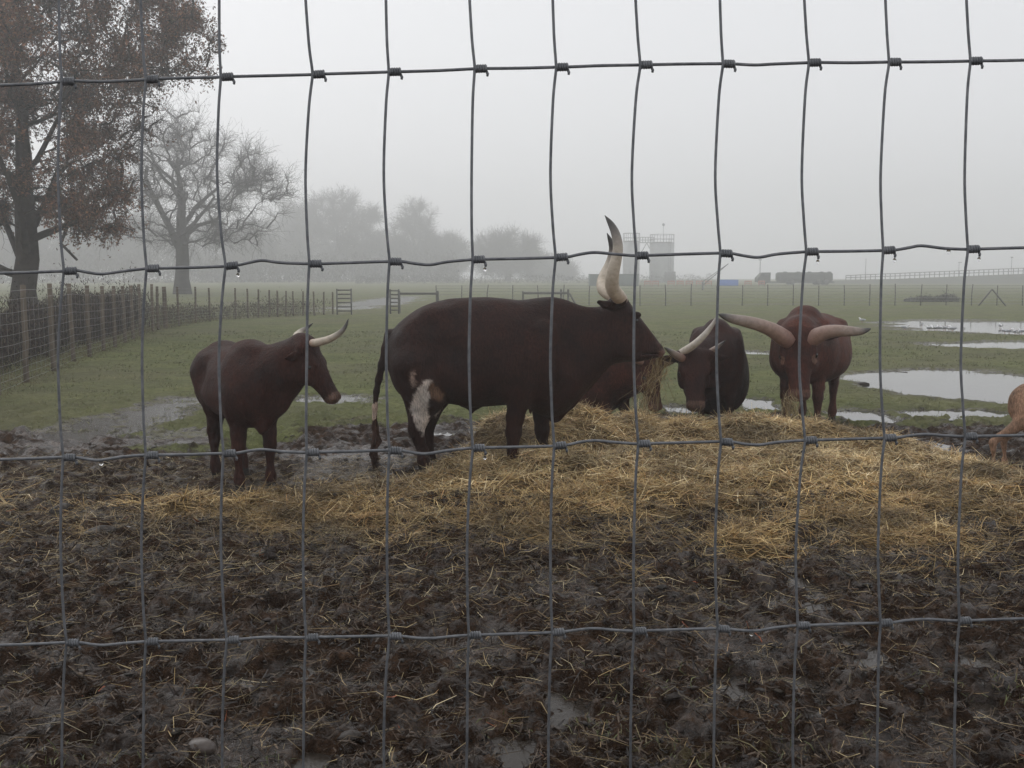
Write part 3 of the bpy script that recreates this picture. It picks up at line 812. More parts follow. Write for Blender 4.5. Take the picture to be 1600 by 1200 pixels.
B.chain([bp(836, 560, -.19), bp(812, 618, -.19), bp(805, 652, -.19), bp(802.5, 676, -.19), bp(801, 700, -.19), bp(801, 722, -.19), bp(803, 733, -.19)], [.15, .10, .068, .060, .043, .049, .048], .04)
B.cone(bp(803, 733, -.19), bp(805, 745, -.19), .055, .065, .012)
B.chain([bp(856, 560, .19), bp(847, 620, .19), bp(846, 650, .19), bp(847, 672, .19), bp(847, 692, .19), bp(848, 710, .19), bp(850, 720, .19)], [.15, .10, .065, .058, .042, .048, .046], .04)
B.cone(bp(850, 720, .19), bp(852, 727, .19), .053, .062, .012)
B.cone(bp(644, 596, -.17), bp(649, 656, -.17), .11, .055, .05)
B.chain([bp(652, 570, -.17), bp(672, 622, -.19), bp(655, 655, -.18), bp(650, 671, -.17), bp(655, 688, -.17), bp(661, 706, -.17), bp(662, 720, -.17), bp(664, 730, -.17)], [.20, .12, .072, .062, .047, .041, .049, .048], .035)
B.cone(bp(664, 730, -.17), bp(669, 739, -.17), .054, .064, .012)
B.chain([bp(660, 570, .17), bp(685, 615, .19), bp(672, 650, .18), bp(668, 664, .17), bp(668, 680, .17), bp(670, 696, .17), bp(670, 711, .17), bp(672, 718, .17)], [.20, .115, .070, .060, .046, .040, .047, .047], .035)
B.cone(bp(672, 718, .17), bp(677, 725, .17), .052, .060, .012)
B.chain([bp(609, 522), bp(604, 545), bp(597, 570), bp(592, 592), bp(588, 612), bp(586, 636), bp(585, 655)], [.045, .040, .032, .027, .024, .021, .022], .03)      # tail
def bull_paint(v, col):
    px = v[:, 0] / PXM * 1.0
    # invert the camera mapping on the near side
    Yp = YB_ + v[:, 1]
    dy = CT * Yp - ST * (v[:, 2] - CAM_H); dz = ST * Yp + CT * (v[:, 2] - CAM_H)
    X = 800 + FPX * v[:, 0] / dy; Z = 600 - FPX * dz / dy
    X = X + (fbm(v[:, 0] * 30, v[:, 2] * 30, 3, 5) - .5) * 7; Z = Z + (fbm(v[:, 0] * 30, v[:, 2] * 30, 3, 9) - .5) * 7
    leg = (X < 700) & (Z > 570) & (v[:, 1] < .02)
    def soft(poly, sel, c):
        a = np.zeros(len(X))
        for k in range(9): a += poly_in(X + RNG.normal(0, 1.3, len(X)), Z + RNG.normal(0, 1.6, len(X)), poly)
        a = (a / 9 * sel)[:, None]
        dirt = (.65 + .6 * fbm(v[:, 0] * 25, v[:, 2] * 14, 4, 15))[:, None]
        col[:] = col * (1 - a) + np.array(c) * dirt * a
    W1 = [(647, 617), (655, 604), (667, 593), (674, 595), (669, 632), (670, 652), (668, 668), (662, 682), (652, 668), (643, 646), (641, 640)]
    W2 = [(641, 583), (646, 578), (649, 590), (649, 600), (644, 606), (640, 600)]
    T1 = [(672, 597), (684, 605), (695, 618), (690, 629), (673, 622), (669, 610)]
    soft(W1, leg, (.50, .46, .42)); soft(W2, leg, (.22, .17, .145)); soft(T1, leg, (.10, .060, .038))
    soft([(668, 628), (690, 626), (690, 640), (682, 652), (671, 645)], (X < 700) & (v[:, 1] >= .02), (.40, .36, .32))
    tl = (X < 600) & (Z > 629); col[tl] = (.42, .33, .27)
    mz = (X > 1026) & (Z > 533); col[mz] = (.045, .026, .022)
    col[(X > 1031) & (Z > 548)] = (.12, .07, .055)
    return col
loc = (0, YB_, 0)
Bull = finish('bull', B, loc, 0, 'very big dark brown bull side-on, tall upright horns, white patch on the hind leg', (.0215, .0092, .0068), .013, bull_paint, 'bull')
Lf = lambda p: np.asarray(p) - np.array(loc)
add_horn(Bull, Lf, [at(970, 469, 8.30), at(966, 463, 8.22), at(957, 450, 8.12), at(957, 430, 8.04), at(963.5, 402, 8.0), at(965.5, 384, 8.0), at(962, 366, 8.02), at(955, 351, 8.05), at(945, 336.5, 8.08)],
         [.056, .058, .056, .053, .043, .039, .035, .025, .006], 'ivory')
add_horn(Bull, Lf, [at(968, 466, 8.50), at(958, 462, 8.60), at(943.5, 452, 8.72), at(943, 436, 8.82), at(953, 412, 8.88), at(957, 394, 8.88), at(955.5, 381, 8.86), at(948.5, 364, 8.83)],
         [.055, .058, .056, .052, .042, .034, .026, .007], 'ivory')
for s in (-1, 1):
    m = MB(); m.add(IV * .019 + bp(993.5, 501, s * .128), IF); m.build('eye', M['eye'], Bull, smooth=True)
# tail tuft: strands of hair hanging from the tail bone
nS = 260
P0 = np.tile(bp(585.5, 650), (nS, 1)) + RNG.normal(0, .012, (nS, 3))
pts = []
for k, (px_, py_, sp) in enumerate([(585.5, 646, .007), (586, 668, .019), (588, 690, .026), (584, 708, .022), (587, 727, .018)]):
    pts.append(np.tile(bp(px_, py_), (nS, 1)) + RNG.normal(0, 1, (nS, 3)) * np.array([sp, sp, .03 if k > 2 else .012]) * (.55 if k < 4 else .7))
Pt = np.stack(pts, 1); Rt = np.tile([.004, .005, .005, .004, .0015], (nS, 1))
v, f = tubes(Pt, Rt, 4)
cc = np.repeat(np.array([[.035, .018, .013]]) * RNG.uniform(.6, 1.8, (nS, 1)), 20, axis=0)
mk('tail_tuft', v, f, M['hide'], Bull, attrs={'Col': cc})

# ---- helper for the other cattle ---------------------------------------------
def cow(name, label, loc, yaw, S, poll, fwd, L, coat, up=(0, 0, 1), width=1.0, hump=1.0, broad=1.0, ear=(1, 1), mouth=0, shift=None, paint=None, neck_r=(.25, .19, .15), belly=0.0, cat='cow', neck_up=0.0, rump=1.0, tail=True, ear_up=0.0, h=.014, group='long-horned cattle feeding at the hay', leg_y=.165, xs=1.0, hw=.10, slim=1.0, hx=.20):
    toL, dirL, toW = frames(loc, yaw)
    B = Body(); generic(B, S, width, leg_y, hump, shift, belly, rump, xs, hw, slim, hx)
    A = basis(dirL(fwd), dirL(up)); o = toL(poll)
    hb = o + A @ (np.array([.03, 0, -.18]) * L)                    # back of the skull
    sh = np.array([.40 * xs, 0, .97]) * S
    sh2 = np.array([.52 * xs, 0, .90]) * S
    mid = (sh2 * .45 + hb * .55) + np.array([0, 0, neck_up])
    B.chain([sh, sh2, mid, hb], [.27 * S, neck_r[0] * S, neck_r[1] * S, neck_r[2] * S], .09, flat=((0, 1, 0), 1.25))
    thr = o + A @ (np.array([.30, 0, -.40]) * L)
    B.chain([thr, (thr * .5 + np.array([.60, 0, .62]) * S * .5) + np.array([0, 0, -.03]), np.array([.58, 0, .56]) * S], [.05, .045, .04], .10, flat=((0, 1, 0), 1.5))    # dewlap
    W = head(B, A, o, L, ear, mouth, broad, ear_up)
    if tail: B.chain([np.array(p) * S for p in ((-.75 * xs, 0, 1.10), (-.80 * xs, 0, .95), (-.82 * xs, 0, .7), (-.81 * xs, 0, .45))], [.045 * S, .035 * S, .026 * S, .022 * S], .03)
    if tail: B.chain([np.array(p) * S for p in ((-.81 * xs, 0, .48), (-.81 * xs, 0, .36), (-.805 * xs, 0, .24))], [.025 * S, .042 * S, .018 * S], .02)
    def pt(v, col):
        q = (v - o) @ A / L
        mz = (q[:, 0] > .86) & (q[:, 0] < 1.2) & (np.abs(q[:, 1]) < .3) & (q[:, 2] > -.5) & (q[:, 2] < .1)
        col[mz] = col[mz] * .4 + np.array([.15, .095, .072]) * .6
        if paint: col = paint(v, col, q)
        return col
    r = finish(name, B, loc, yaw, label, coat, h, pt, cat, group)
    eyes(r, W, L, broad, A)
    return r, toL

def unit(yaw, pitch):
    return np.array([math.cos(pitch) * math.cos(yaw), math.cos(pitch) * math.sin(yaw), math.sin(pitch)])

# ---- smaller cow on the left, three-quarter view
Yc = 7.62
yaw = R(-57)
c0 = at(385, 745, Yc); fw = np.array([math.cos(yaw), math.sin(yaw), 0])
loc = np.array([at(396, 766, Yc)[0], Yc, .0]) - fw * .425 * .87 * .86; loc[2] = -.02; loc[0] += .015
r, tl = cow('cow', 'small red-brown cow standing alone on the left, mouth open, horns curving up', loc, yaw, .87,
            at(484, 538, 7.42), unit(R(-12), R(-56)), .455, (.028, .0102, .0070), width=.85, hump=.62, hx=.27, hw=.12, mouth=1, ear=(0, 1), neck_r=(.27, .215, .165), leg_y=.14, rump=1.03, neck_up=-.02, xs=.86, shift={('hind', 1): .10, ('hind', -1): .16})
add_horn(r, tl, [at(488, 536, 7.33), at(497, 535, 7.28), at(513, 530.5, 7.20), at(528, 522.5, 7.16), at(538.5, 512, 7.15), at(544.5, 498, 7.16)], [.028, .029, .026, .021, .014, .004], 'ivory')
add_horn(r, tl, [at(476, 536, 7.50), at(470, 533, 7.53), at(464, 526, 7.60), at(468.5, 519, 7.66), at(479, 512.5, 7.70), at(489, 505, 7.72)], [.030, .033, .031, .022, .014, .004], 'ivory')

# ---- cow behind the bull's neck, head in the hay, one long white horn
loc = np.array([at(958, 600, 10.75)[0], 10.55, -.14]); yaw = R(-42)
r, tl = cow('cow', 'dark brown cow half hidden behind the neck of the biggest bull, one long white horn', loc - np.array([.3, -.2, 0]), yaw, .94,
            at(1020, 563, 10.15), unit(R(-55), R(-72)), .50, (.052, .020, .0145), up=(.3, -.2, .9), ear=(0, 0), neck_r=(.30, .25, .20), belly=.34)
add_horn(r, tl, [at(1036, 568, 10.2), at(1050, 562, 10.12), at(1066, 551, 9.98), at(1084, 539, 9.84), at(1101, 523, 9.78), at(1114, 506, 9.75), at(1122, 491, 9.74)], [.042, .042, .04, .036, .029, .019, .006], 'white', 'long pale horn swept out sideways')
add_horn(r, tl, [at(1006, 566, 10.1), at(996, 562, 10.02), at(980, 550, 9.95), at(966, 536, 9.92), at(956, 520, 9.92)], [.04, .04, .034, .024, .007], 'pink')

# ---- dark cow facing us, head down at the hay
loc = np.array([at(1119, 600, 10.75)[0], 10.78, 0]); yaw = R(-101)
r, tl = cow('cow', 'dark brown cow feeding head-down in the middle of the heap, short pinkish horns', loc, yaw, .88,
            at(1085, 551, 9.95), unit(R(-92), R(-66)), .56, (.028, .011, .0085), up=(0, .2, 1), ear=(1, 1), width=1.13, broad=1.1, ear_up=.08, hump=.7, belly=.42)
add_horn(r, tl, [at(1066, 560, 9.93), at(1060, 557, 9.88), at(1050, 551, 9.78), at(1038, 543, 9.7)], [.040, .038, .031, .008], 'pink')
add_horn(r, tl, [at(1101, 557, 9.97), at(1108, 551, 10.0), at(1121, 542, 9.96), at(1134, 532, 9.9)], [.034, .031, .022, .006], 'pink')

# ---- bull facing us on the right
loc = np.array([3.12, 10.69, 0]); yaw = R(-116)
def rb(v, col, q):
    fc = (q[:, 0] > -.05) & (q[:, 0] < 1.1) & (np.abs(q[:, 1]) < .32) & (q[:, 2] > -.25) & (q[:, 2] < .2)
    col[fc] = col[fc] * np.array([.72, .66, .66])
    ep = (np.hypot(q[:, 0] - .415, (np.abs(q[:, 1]) - .225) * 1.5) < .05) & (q[:, 2] > -.28); col[ep] = (.15, .085, .06)
    return col
r, tl = cow('bull', 'red-brown bull facing the camera on the right, thick horns spread wide to both sides', loc, yaw, .97,
            at(1246, 518, 9.95), unit(R(-98), R(-71)), .66, (.060, .0215, .0145), up=(0, .2, 1), width=1.2, hump=.95, hw=.15, broad=1.08, ear=(1, 0), neck_r=(.30, .26, .20), belly=.08, paint=rb, cat='bull', ear_up=.06)
add_horn(r, tl, [at(1234, 534, 9.93), at(1222, 526, 9.9), at(1206, 515.5, 9.84), at(1187, 508, 9.78), at(1166, 502.5, 9.72), at(1144, 498, 9.68), at(1131, 494, 9.66), at(1122.5, 491, 9.65)], [.080, .082, .071, .062, .055, .043, .028, .008], 'pink')
add_horn(r, tl, [at(1262, 533, 9.93), at(1273, 527, 9.9), at(1290, 519.5, 9.82), at(1308, 517, 9.74), at(1326, 517.5, 9.68), at(1343, 518, 9.64), at(1353, 516, 9.62), at(1361, 513.5, 9.61)], [.080, .082, .069, .058, .050, .037, .024, .008], 'pink')

# ---- tan calf cut by the right edge
S = .61
loc = np.array([at(1588, 620, 8.12)[0] + .74 * S, 8.15, -.01]); yaw = R(-6)
p = loc + np.array([.95 * S, -.1, 1.12 * S])
cow('calf', 'tan calf cut off by the right edge, only its rump and hind leg showing', loc, yaw, S, p, unit(R(-10), R(-40)), .32, (.19, .12, .08), slim=.74, width=.60, hump=.3,
    neck_r=(.19, .15, .13), cat='calf', group='', tail=False, leg_y=.13, shift={('hind', 1): -.10, ('hind', -1): -.24})

# ---- hay in the mouths
def wisp(name, label, pts, spread, n, Lr, droop):
    pts = np.array(pts); k = len(pts)
    t_ = RNG.random(n) * (k - 1) * .999; i = t_.astype(int); u_ = (t_ - i)[:, None]
    P = pts[i] * (1 - u_) + pts[i + 1] * u_
    sp = np.interp(t_, range(k), spread)[:, None]
    P = P + RNG.normal(0, 1, (n, 3)) * sp
    d = pts[i + 1] - pts[i]; d = d / np.linalg.norm(d, axis=1, keepdims=True)
    H = d + RNG.normal(0, .55, (n, 3))
    v, f, cc = ribbons(P, H, RNG.uniform(*Lr, n), RNG.uniform(.003, .0055, n), .18, straw_cols(n, .85), droop=droop)
    return tag(mk(name, v, f, M['straw'], smooth=False, attrs={'Col': cc}), label, 'hay')
wisp('hay_wisp', 'ragged wisp of hay hanging from the mouth of the biggest bull', [at(1030, 556, 8.38), at(1030, 572, 8.38), at(1020, 592, 8.40), at(1012, 612, 8.42), at(1003, 634, 8.44)], [.018, .04, .055, .055, .045], 230, (.08, .26), .25)
wisp('hay_wisp', 'mouthful of hay under the nose of the bull facing the camera', [at(1238, 624, 9.62), at(1238, 634, 9.6), at(1236, 648, 9.58)], [.03, .05, .07], 130, (.08, .22), .2)

# ---------------------------------------------------------------- the wire fence in front of the camera
YF_ = 1.2
PX = YF_ / FPX
fence = empty('wire_fence', (0, YF_, 0))
tag(fence, 'galvanised hinge-joint wire fence right in front of the camera', 'fence')
Hw = [[(0, 133), (60, 130.5), (97, 127.5), (118, 126.5), (160, 127.5), (228, 124.5), (246, 123), (300, 121.5), (345, 120.5), (366, 119.5), (430, 118), (488, 116.5), (507, 115.5), (560, 114), (607, 112.5), (625, 112), (680, 110.5), (741, 107.5), (760, 107), (810, 106.5), (868, 105), (890, 104.5), (940, 102.5), (999, 101.5), (1017, 101), (1070, 100), (1128, 99.5), (1148, 100), (1180, 101.5), (1210, 100), (1262, 98), (1280, 97.5), (1330, 98), (1387, 97), (1405, 97), (1460, 96.5), (1514, 95.5), (1532, 95), (1600, 94)],
      [(0, 427), (50, 425.5), (100, 423.5), (120, 422.5), (140, 426), (160, 428), (190, 424), (229, 419.5), (248, 419), (300, 418), (352, 416), (372, 414), (395, 409), (412, 407), (440, 410.5), (483, 412), (502, 412), (560, 410), (608, 408.5), (627, 408.5), (650, 412), (672, 413.5), (700, 409), (738, 405.5), (757, 405), (810, 404), (867, 402.5), (886, 401.5), (908, 397), (930, 394.5), (960, 397), (993, 399.5), (1012, 399), (1070, 397), (1124, 395.5), (1143, 396), (1165, 400), (1186, 402), (1215, 397), (1258, 393.5), (1277, 393), (1330, 392.5), (1378, 391.5), (1396, 391), (1420, 387), (1440, 384), (1475, 388), (1510, 389.5), (1529, 389), (1600, 387)],
      [(0, 718), (50, 716.5), (99, 714.5), (120, 715), (140, 718), (157, 719), (190, 714), (228, 711), (247, 711), (300, 710), (349, 708.5), (370, 708), (390, 704.5), (412, 702.5), (445, 706), (479, 707), (498, 706.5), (560, 705), (608, 703.5), (627, 704), (650, 708), (668, 709), (700, 704), (738, 700), (757, 699.5), (810, 698.5), (865, 697), (885, 695.5), (908, 690.5), (930, 688.5), (960, 691), (996, 693.5), (1014, 693), (1070, 691.5), (1125, 690), (1144, 690.5), (1165, 694), (1188, 695), (1215, 691), (1256, 688), (1275, 687.5), (1330, 686), (1380, 684.5), (1398, 684), (1420, 681), (1445, 678.5), (1475, 680.5), (1506, 682), (1525, 681.5), (1600, 680)],
      [(0, 1008), (50, 1006.5), (104, 1004), (125, 1004), (145, 1007), (165, 1008), (195, 1005), (228, 1002.5), (246, 1002), (300, 1001), (354, 1000), (373, 999), (400, 996.5), (422, 995.5), (450, 996), (478, 996), (500, 995.5), (555, 994.5), (608, 993.5), (627, 994), (655, 997), (680, 997), (705, 994.5), (732, 992.5), (752, 992), (810, 990), (862, 988.5), (882, 987), (908, 983.5), (930, 982), (960, 984.5), (990, 986), (1008, 985.5), (1065, 983.5), (1120, 982), (1140, 983), (1160, 985), (1183, 985.5), (1212, 980.5), (1245, 977.5), (1265, 977), (1320, 975), (1374, 973.5), (1392, 973), (1420, 969), (1450, 967.5), (1475, 969), (1497, 970), (1516, 969.5), (1600, 966.5)]]
KX = [[97, 228, 345, 488, 607, 741, 868, 999, 1128, 1262, 1387, 1514], [100, 229, 352, 483, 608, 738, 867, 993, 1124, 1258, 1378, 1510],
      [99, 228, 349, 479, 608, 738, 865, 996, 1125, 1256, 1380, 1506], [104, 228, 354, 478, 608, 732, 862, 990, 1120, 1245, 1374, 1497]]
MX = [[93, 220, 343, 477, 603, 733, 863, 992, 1124, 1255, 1382, 1508], [92, 222, 340, 478, 600, 737, 860, 987, 1117, 1252, 1375, 1506],
      [92, 223, 343, 480, 604, 733, 860, 990, 1119, 1248, 1374, 1500], [96, 222, 346, 474, 605, 730, 860, 990, 1117, 1243, 1371, 1496], [98, 225, 348, 475, 600, 730, 857, 985, 1115, 1238, 1370, 1490]]
# carry the fence on past the picture on both sides, above and below
ext = lambda row, i: [row[0] - 128.5 * k for k in range(9, 0, -1)] + list(row) + [row[-1] + 128.5 * k for k in range(1, 10)]
KX = [ext(r, 0) for r in KX]; MX = [ext(r, 0) for r in MX]
KX = [[a - b + c for a, b, c in zip(KX[0], KX[1], KX[0])]] + KX + [[a - 4 for a in KX[-1]]]
MX = [MX[0]] + MX + [[a - 3 for a in MX[-1]]]
Hw = [[(a, b - 290) for a, b in Hw[0]]] + Hw + [[(a, b + 292) for a, b in Hw[-1]]]
def fp(px, py, dy=0.0):
    p = at(px, py, YF_); return np.array([p[0], dy, p[2]])
def wire_y(w, px): 
    a = np.array(w); 
    if px < 0: return a[0, 1] + (0 - px) * .026
    if px > 1600: return a[-1, 1] - (px - 1600) * .026
    return float(np.interp(px, a[:, 0], a[:, 1]))
WR = .00165
for wi, w in enumerate(Hw):
    pts = [(-1180, w[0][1] + 31), (-800, w[0][1] + 21), (-300, w[0][1] + 8)] + list(w) + [(1900, w[-1][1] - 8), (2400, w[-1][1] - 21), (2780, w[-1][1] - 31)]
    P3 = smooth_path([fp(a, b) for a, b in pts], 340)
    m = MB(); m.tube(P3, WR * 1.08, 8); wo = m.build('line_wire', M['wire'], fence, smooth=True)
    for si, kx in enumerate(KX[wi]):
        y0 = wire_y(w, kx); y1 = wire_y(w, kx + 22)
        n = 64; s = np.linspace(0, 1, n); turns = 4.4
        a = s * turns * 2 * math.pi + 2.0
        rr = WR * 2.05
        cx_ = kx + 2 + s * 17; cy_ = y0 + (y1 - y0) * (cx_ - kx) / 22
        base = np.array([fp(a_, b_) for a_, b_ in zip(cx_, cy_)])
        hel = base + np.stack([0 * a, rr * np.cos(a), rr * np.sin(a)], 1)
        m = MB(); m.tube(hel, WR * .98, 7)
        e = hel[-1]; m.tube([e, e + [.0015, 0, -.003], e + [.001, 0, -.0055]], [WR, WR, WR * .8], 6)
        ko = m.build('knot', M['wire'], wo, smooth=True)
        if (wi, si) in ((2, 11), (2, 20), (2, 19), (2, 18), (2, 14), (3, 14)):
            m = MB(); c0_ = e + np.array([.0005, -.0005, -.0085]); m.add(IV * np.array([.0021, .0021, .0026]) + c0_, IF)
            m.build('water_drop', M['drop'], wo, smooth=True)
    for px_, wj in ((1174, 4), (1482, 2), (158, 3)):
        if wj == wi:
            m = MB(); m.add(IV * np.array([.0026, .0026, .0030]) + fp(px_, wire_y(w, px_) + 5), IF); m.build('water_drop', M['drop'], wo, smooth=True)
for si in range(len(KX[0])):
    pts = []
    ys_m = [-320, -40, 270, 560, 850, 1150, 1440]
    seq = []
    for wi in range(6):
        seq.append((MX[wi][si] if wi < len(MX) else MX[-1][si], ys_m[wi]))
        ky = wire_y(Hw[wi], KX[wi][si])
        dx = KX[wi][si]
        seq += [((seq[-1][0] * .45 + dx * .55) - .5, ky - 55), (dx + .5, ky - 6), (dx + .5, ky + 6)]
        nx_ = MX[wi + 1][si] if wi + 1 < len(MX) else MX[-1][si]
        seq.append((nx_ * .45 + dx * .55 - .5, ky + 55))
    seq.append((MX[-1][si] - 2, ys_m[6])); seq.append((MX[-1][si] - 2, 2300))
    P3 = smooth_path([fp(a, b, -.0022) for a, b in seq], 240)
    P3[:, 2] = np.maximum(P3[:, 2], .02)
    m = MB(); m.tube(P3, WR, 8); m.build('stay_wire', M['wire'], fence, smooth=True)
for px_ in (-1180, 2780):
    m = MB(); p = fp(px_, 600, .06); a = np.linspace(0, 1, 8); m.tube([[p[0], .06, z_] for z_ in np.linspace(-.1, 2.1, 8)], .055, 14); m.build('post', M['post'], fence, smooth=True)

# ---------------------------------------------------------------- paddock fence on the left and at the back left
LP = [(42, 445, 598), (84, 443, 580), (115, 443, 565), (140, 446, 557), (162, 447, 548), (180, 447, 542), (196, 447, 535), (208, 446, 530), (219.5, 444, 525), (239, 444, 518), (247, 447.5, 515.5), (259, 448, 513),
      (280, 448, 510), (306, 448, 505), (328, 450, 502), (368, 450, 498), (388, 451, 497), (404, 452, 496), (421, 453, 495.5), (434, 454, 495), (447, 454.5, 494.5), (459, 455, 494), (474, 455, 493.5), (491, 455.5, 493), (506, 456, 492), (520, 456, 491)]
lf_tops = []; posts = []
for (a, t_, b) in LP:
    g = gnd(a, b, 0.03); g[2] = 0; top = at(a, t_, g[1]); posts.append((g, top[2]))
g0 = posts[0][0]; dv = posts[0][0] - posts[2][0]; dv = dv / np.linalg.norm(dv)
posts = [(g0 + dv * 3.4, 1.47), (g0 + dv * 1.7, 1.47)] + posts
lfence = empty('paddock_fence', posts[2][0]); tag(lfence, 'wooden post and wire netting fence along the left side of the paddock', 'fence')
o0 = posts[2][0]
for i, (g, tz) in enumerate(posts):
    r = (.040 if i < 13 else .034) if i != 13 else .065
    lean = RNG.normal(0, .012, 2)
    z_ = np.linspace(-.15, tz, 7); P3 = np.stack([g[0] - o0[0] + lean[0] * z_ + RNG.normal(0, .004, 7), g[1] - o0[1] + lean[1] * z_, z_], 1)
    m = MB(); m.tube(P3, r * np.linspace(1.06, .96, 7), 10); m.build('post', M['post'], lfence, smooth=True)
m = MB()
rows_ = [.10, .20, .30, .41, .53, .66, .80, .95, 1.10, 1.28, 1.40]
G = np.array([p[0] for p in posts]); TZ = np.array([p[1] for p in posts])
for k, h_ in enumerate(rows_):
    P3 = []
    for i in range(len(G)):
        P3.append([G[i, 0] - o0[0] + .055, G[i, 1] - o0[1] - .02, h_ * TZ[i] / 1.47])
        if i + 1 < len(G): P3.append([(G[i, 0] + G[i + 1, 0]) / 2 - o0[0] + .05, (G[i, 1] + G[i + 1, 1]) / 2 - o0[1], (h_ - .012) * (TZ[i] + TZ[i + 1]) / 2.94])
    m.tube(P3, .0022 if k < 10 else .003, 5)
for i in range(len(G) - 1):
    L_ = np.linalg.norm(G[i + 1] - G[i]); n = max(2, int(L_ / .3))
    for j in range(n):
        q = G[i] + (G[i + 1] - G[i]) * (j + .5) / n - o0; tz = TZ[i] + (TZ[i + 1] - TZ[i]) * (j + .5) / n
        m.tube([[q[0] + .05, q[1] - .01, .10 * tz / 1.47], [q[0] + .05, q[1] - .01, 1.28 * tz / 1.47]], .0013, 4)
m.build('netting', M['thin_wire'], lfence)

# open hurdles of the gateway
def hurdle(px, top, bot, wpx, Y, rz, label):
    g = at(px, 600, Y); w = wpx * Y / FPX; h1 = at(px, top, Y)[2]
    r = empty('field_gate', (g[0], Y, 0), rz); tag(r, label, 'gate')
    for s in (-1, 1):
        m = MB(); m.box((s * w / 2, 0, h1 / 2), (.06, .06, h1), bev=.006); m.build('upright', M['grey_post'], r)
    for k in range(6):
        m = MB(); m.box((0, 0, .18 + (h1 - .24) * k / 5), (w - .06, .035, .055), bev=.005); m.build('rail', M['grey_post'], r)
    return r
hurdle(540, 451, 488, 22, 41, R(8), 'narrow ladder-like hurdle left of the wet track')
hurdle(618, 452, 487, 14, 42, R(-12), 'narrow ladder-like hurdle right of the wet track')
g = at(655, 600, 43); r = empty('rail_fence', (g[0], 43, 0)); tag(r, 'single rail fence between two posts right of the wet track', 'fence')
wq = 60 * 43 / FPX; hq = at(655, 455, 43)[2]
for s in (-1, 1): m = MB(); m.box((s * wq / 2, 0, hq / 2), (.10, .10, hq + .02), bev=.01); m.build('post', M['grey_post'], r)
m = MB(); m.box((0, -.085, hq - .10), (wq + .1, .06, .09), bev=.006); m.build('rail', M['grey_post'], r)

# far field fence across the back
bf = empty('field_fence', (0, 53, 0)); tag(bf, 'thin wire field fence with dark slim posts crossing the far side of the paddock', 'fence')
fx = [1196 + 39.5 * k for k in range(-13, 18)]
def fY(px): return 53 + (px - 1200) * .0015
for i, a in enumerate(fx):
    Yq = fY(a); x_ = at(a, 600, Yq)[0]; h1 = at(a, 445, Yq)[2]
    m = MB(); m.tube([[x_, Yq - 53, -.1], [x_ + RNG.normal(0, .01), Yq - 53, h1 * .6], [x_ + RNG.normal(0, .03), Yq - 53, h1 + RNG.normal(0, .03)]], .026, 7); m.build('post', M['grey_post'], bf, smooth=True)
m = MB()
for k, h_ in enumerate((.12, .28, .45, .62, .78, .92, 1.06)):
    m.tube([[at(a, 600, fY(a))[0], fY(a) - 53 - .045, h_] for a in fx], .008, 4)
m.build('line_wires', M['thin_wire'], bf)
for s in (-1, 1):
    a0 = at(1551, 452, 53); a1 = at(1551 + s * 22, 477, 53)
    m = MB(); m.tube([[a0[0], .05, a0[2]], [a1[0], .05, 0]], .04, 7); m.build('brace', M['grey_post'], bf, smooth=True)
r = empty('rail_fence', (at(860, 600, 50)[0], 50, 0)); tag(r, 'dark rail fence with a leaning brace just above the withers of the biggest bull', 'fence')
for a in (817, 876, 887):
    x_ = at(a, 600, 50)[0] - r.location[0]; h1 = at(a, 452 if a > 830 else 455, 50)[2]
    m = MB(); m.box((x_, 0, h1 / 2), (.10, .10, h1), bev=.01); m.build('post', M['grey_post'], r)
x0 = at(817, 600, 50)[0] - r.location[0]; x1 = at(887, 600, 50)[0] - r.location[0]; h1 = at(850, 455, 50)[2]
m = MB(); m.box(((x0 + x1) / 2, -.08, h1 - .09), (x1 - x0, .05, .10), bev=.006); m.build('rail', M['grey_post'], r)
m = MB(); m.tube([[x1 + .05, .02, h1 - .1], [at(902, 600, 50)[0] - r.location[0], .02, 0]], .045, 7); m.build('brace', M['grey_post'], r, smooth=True)

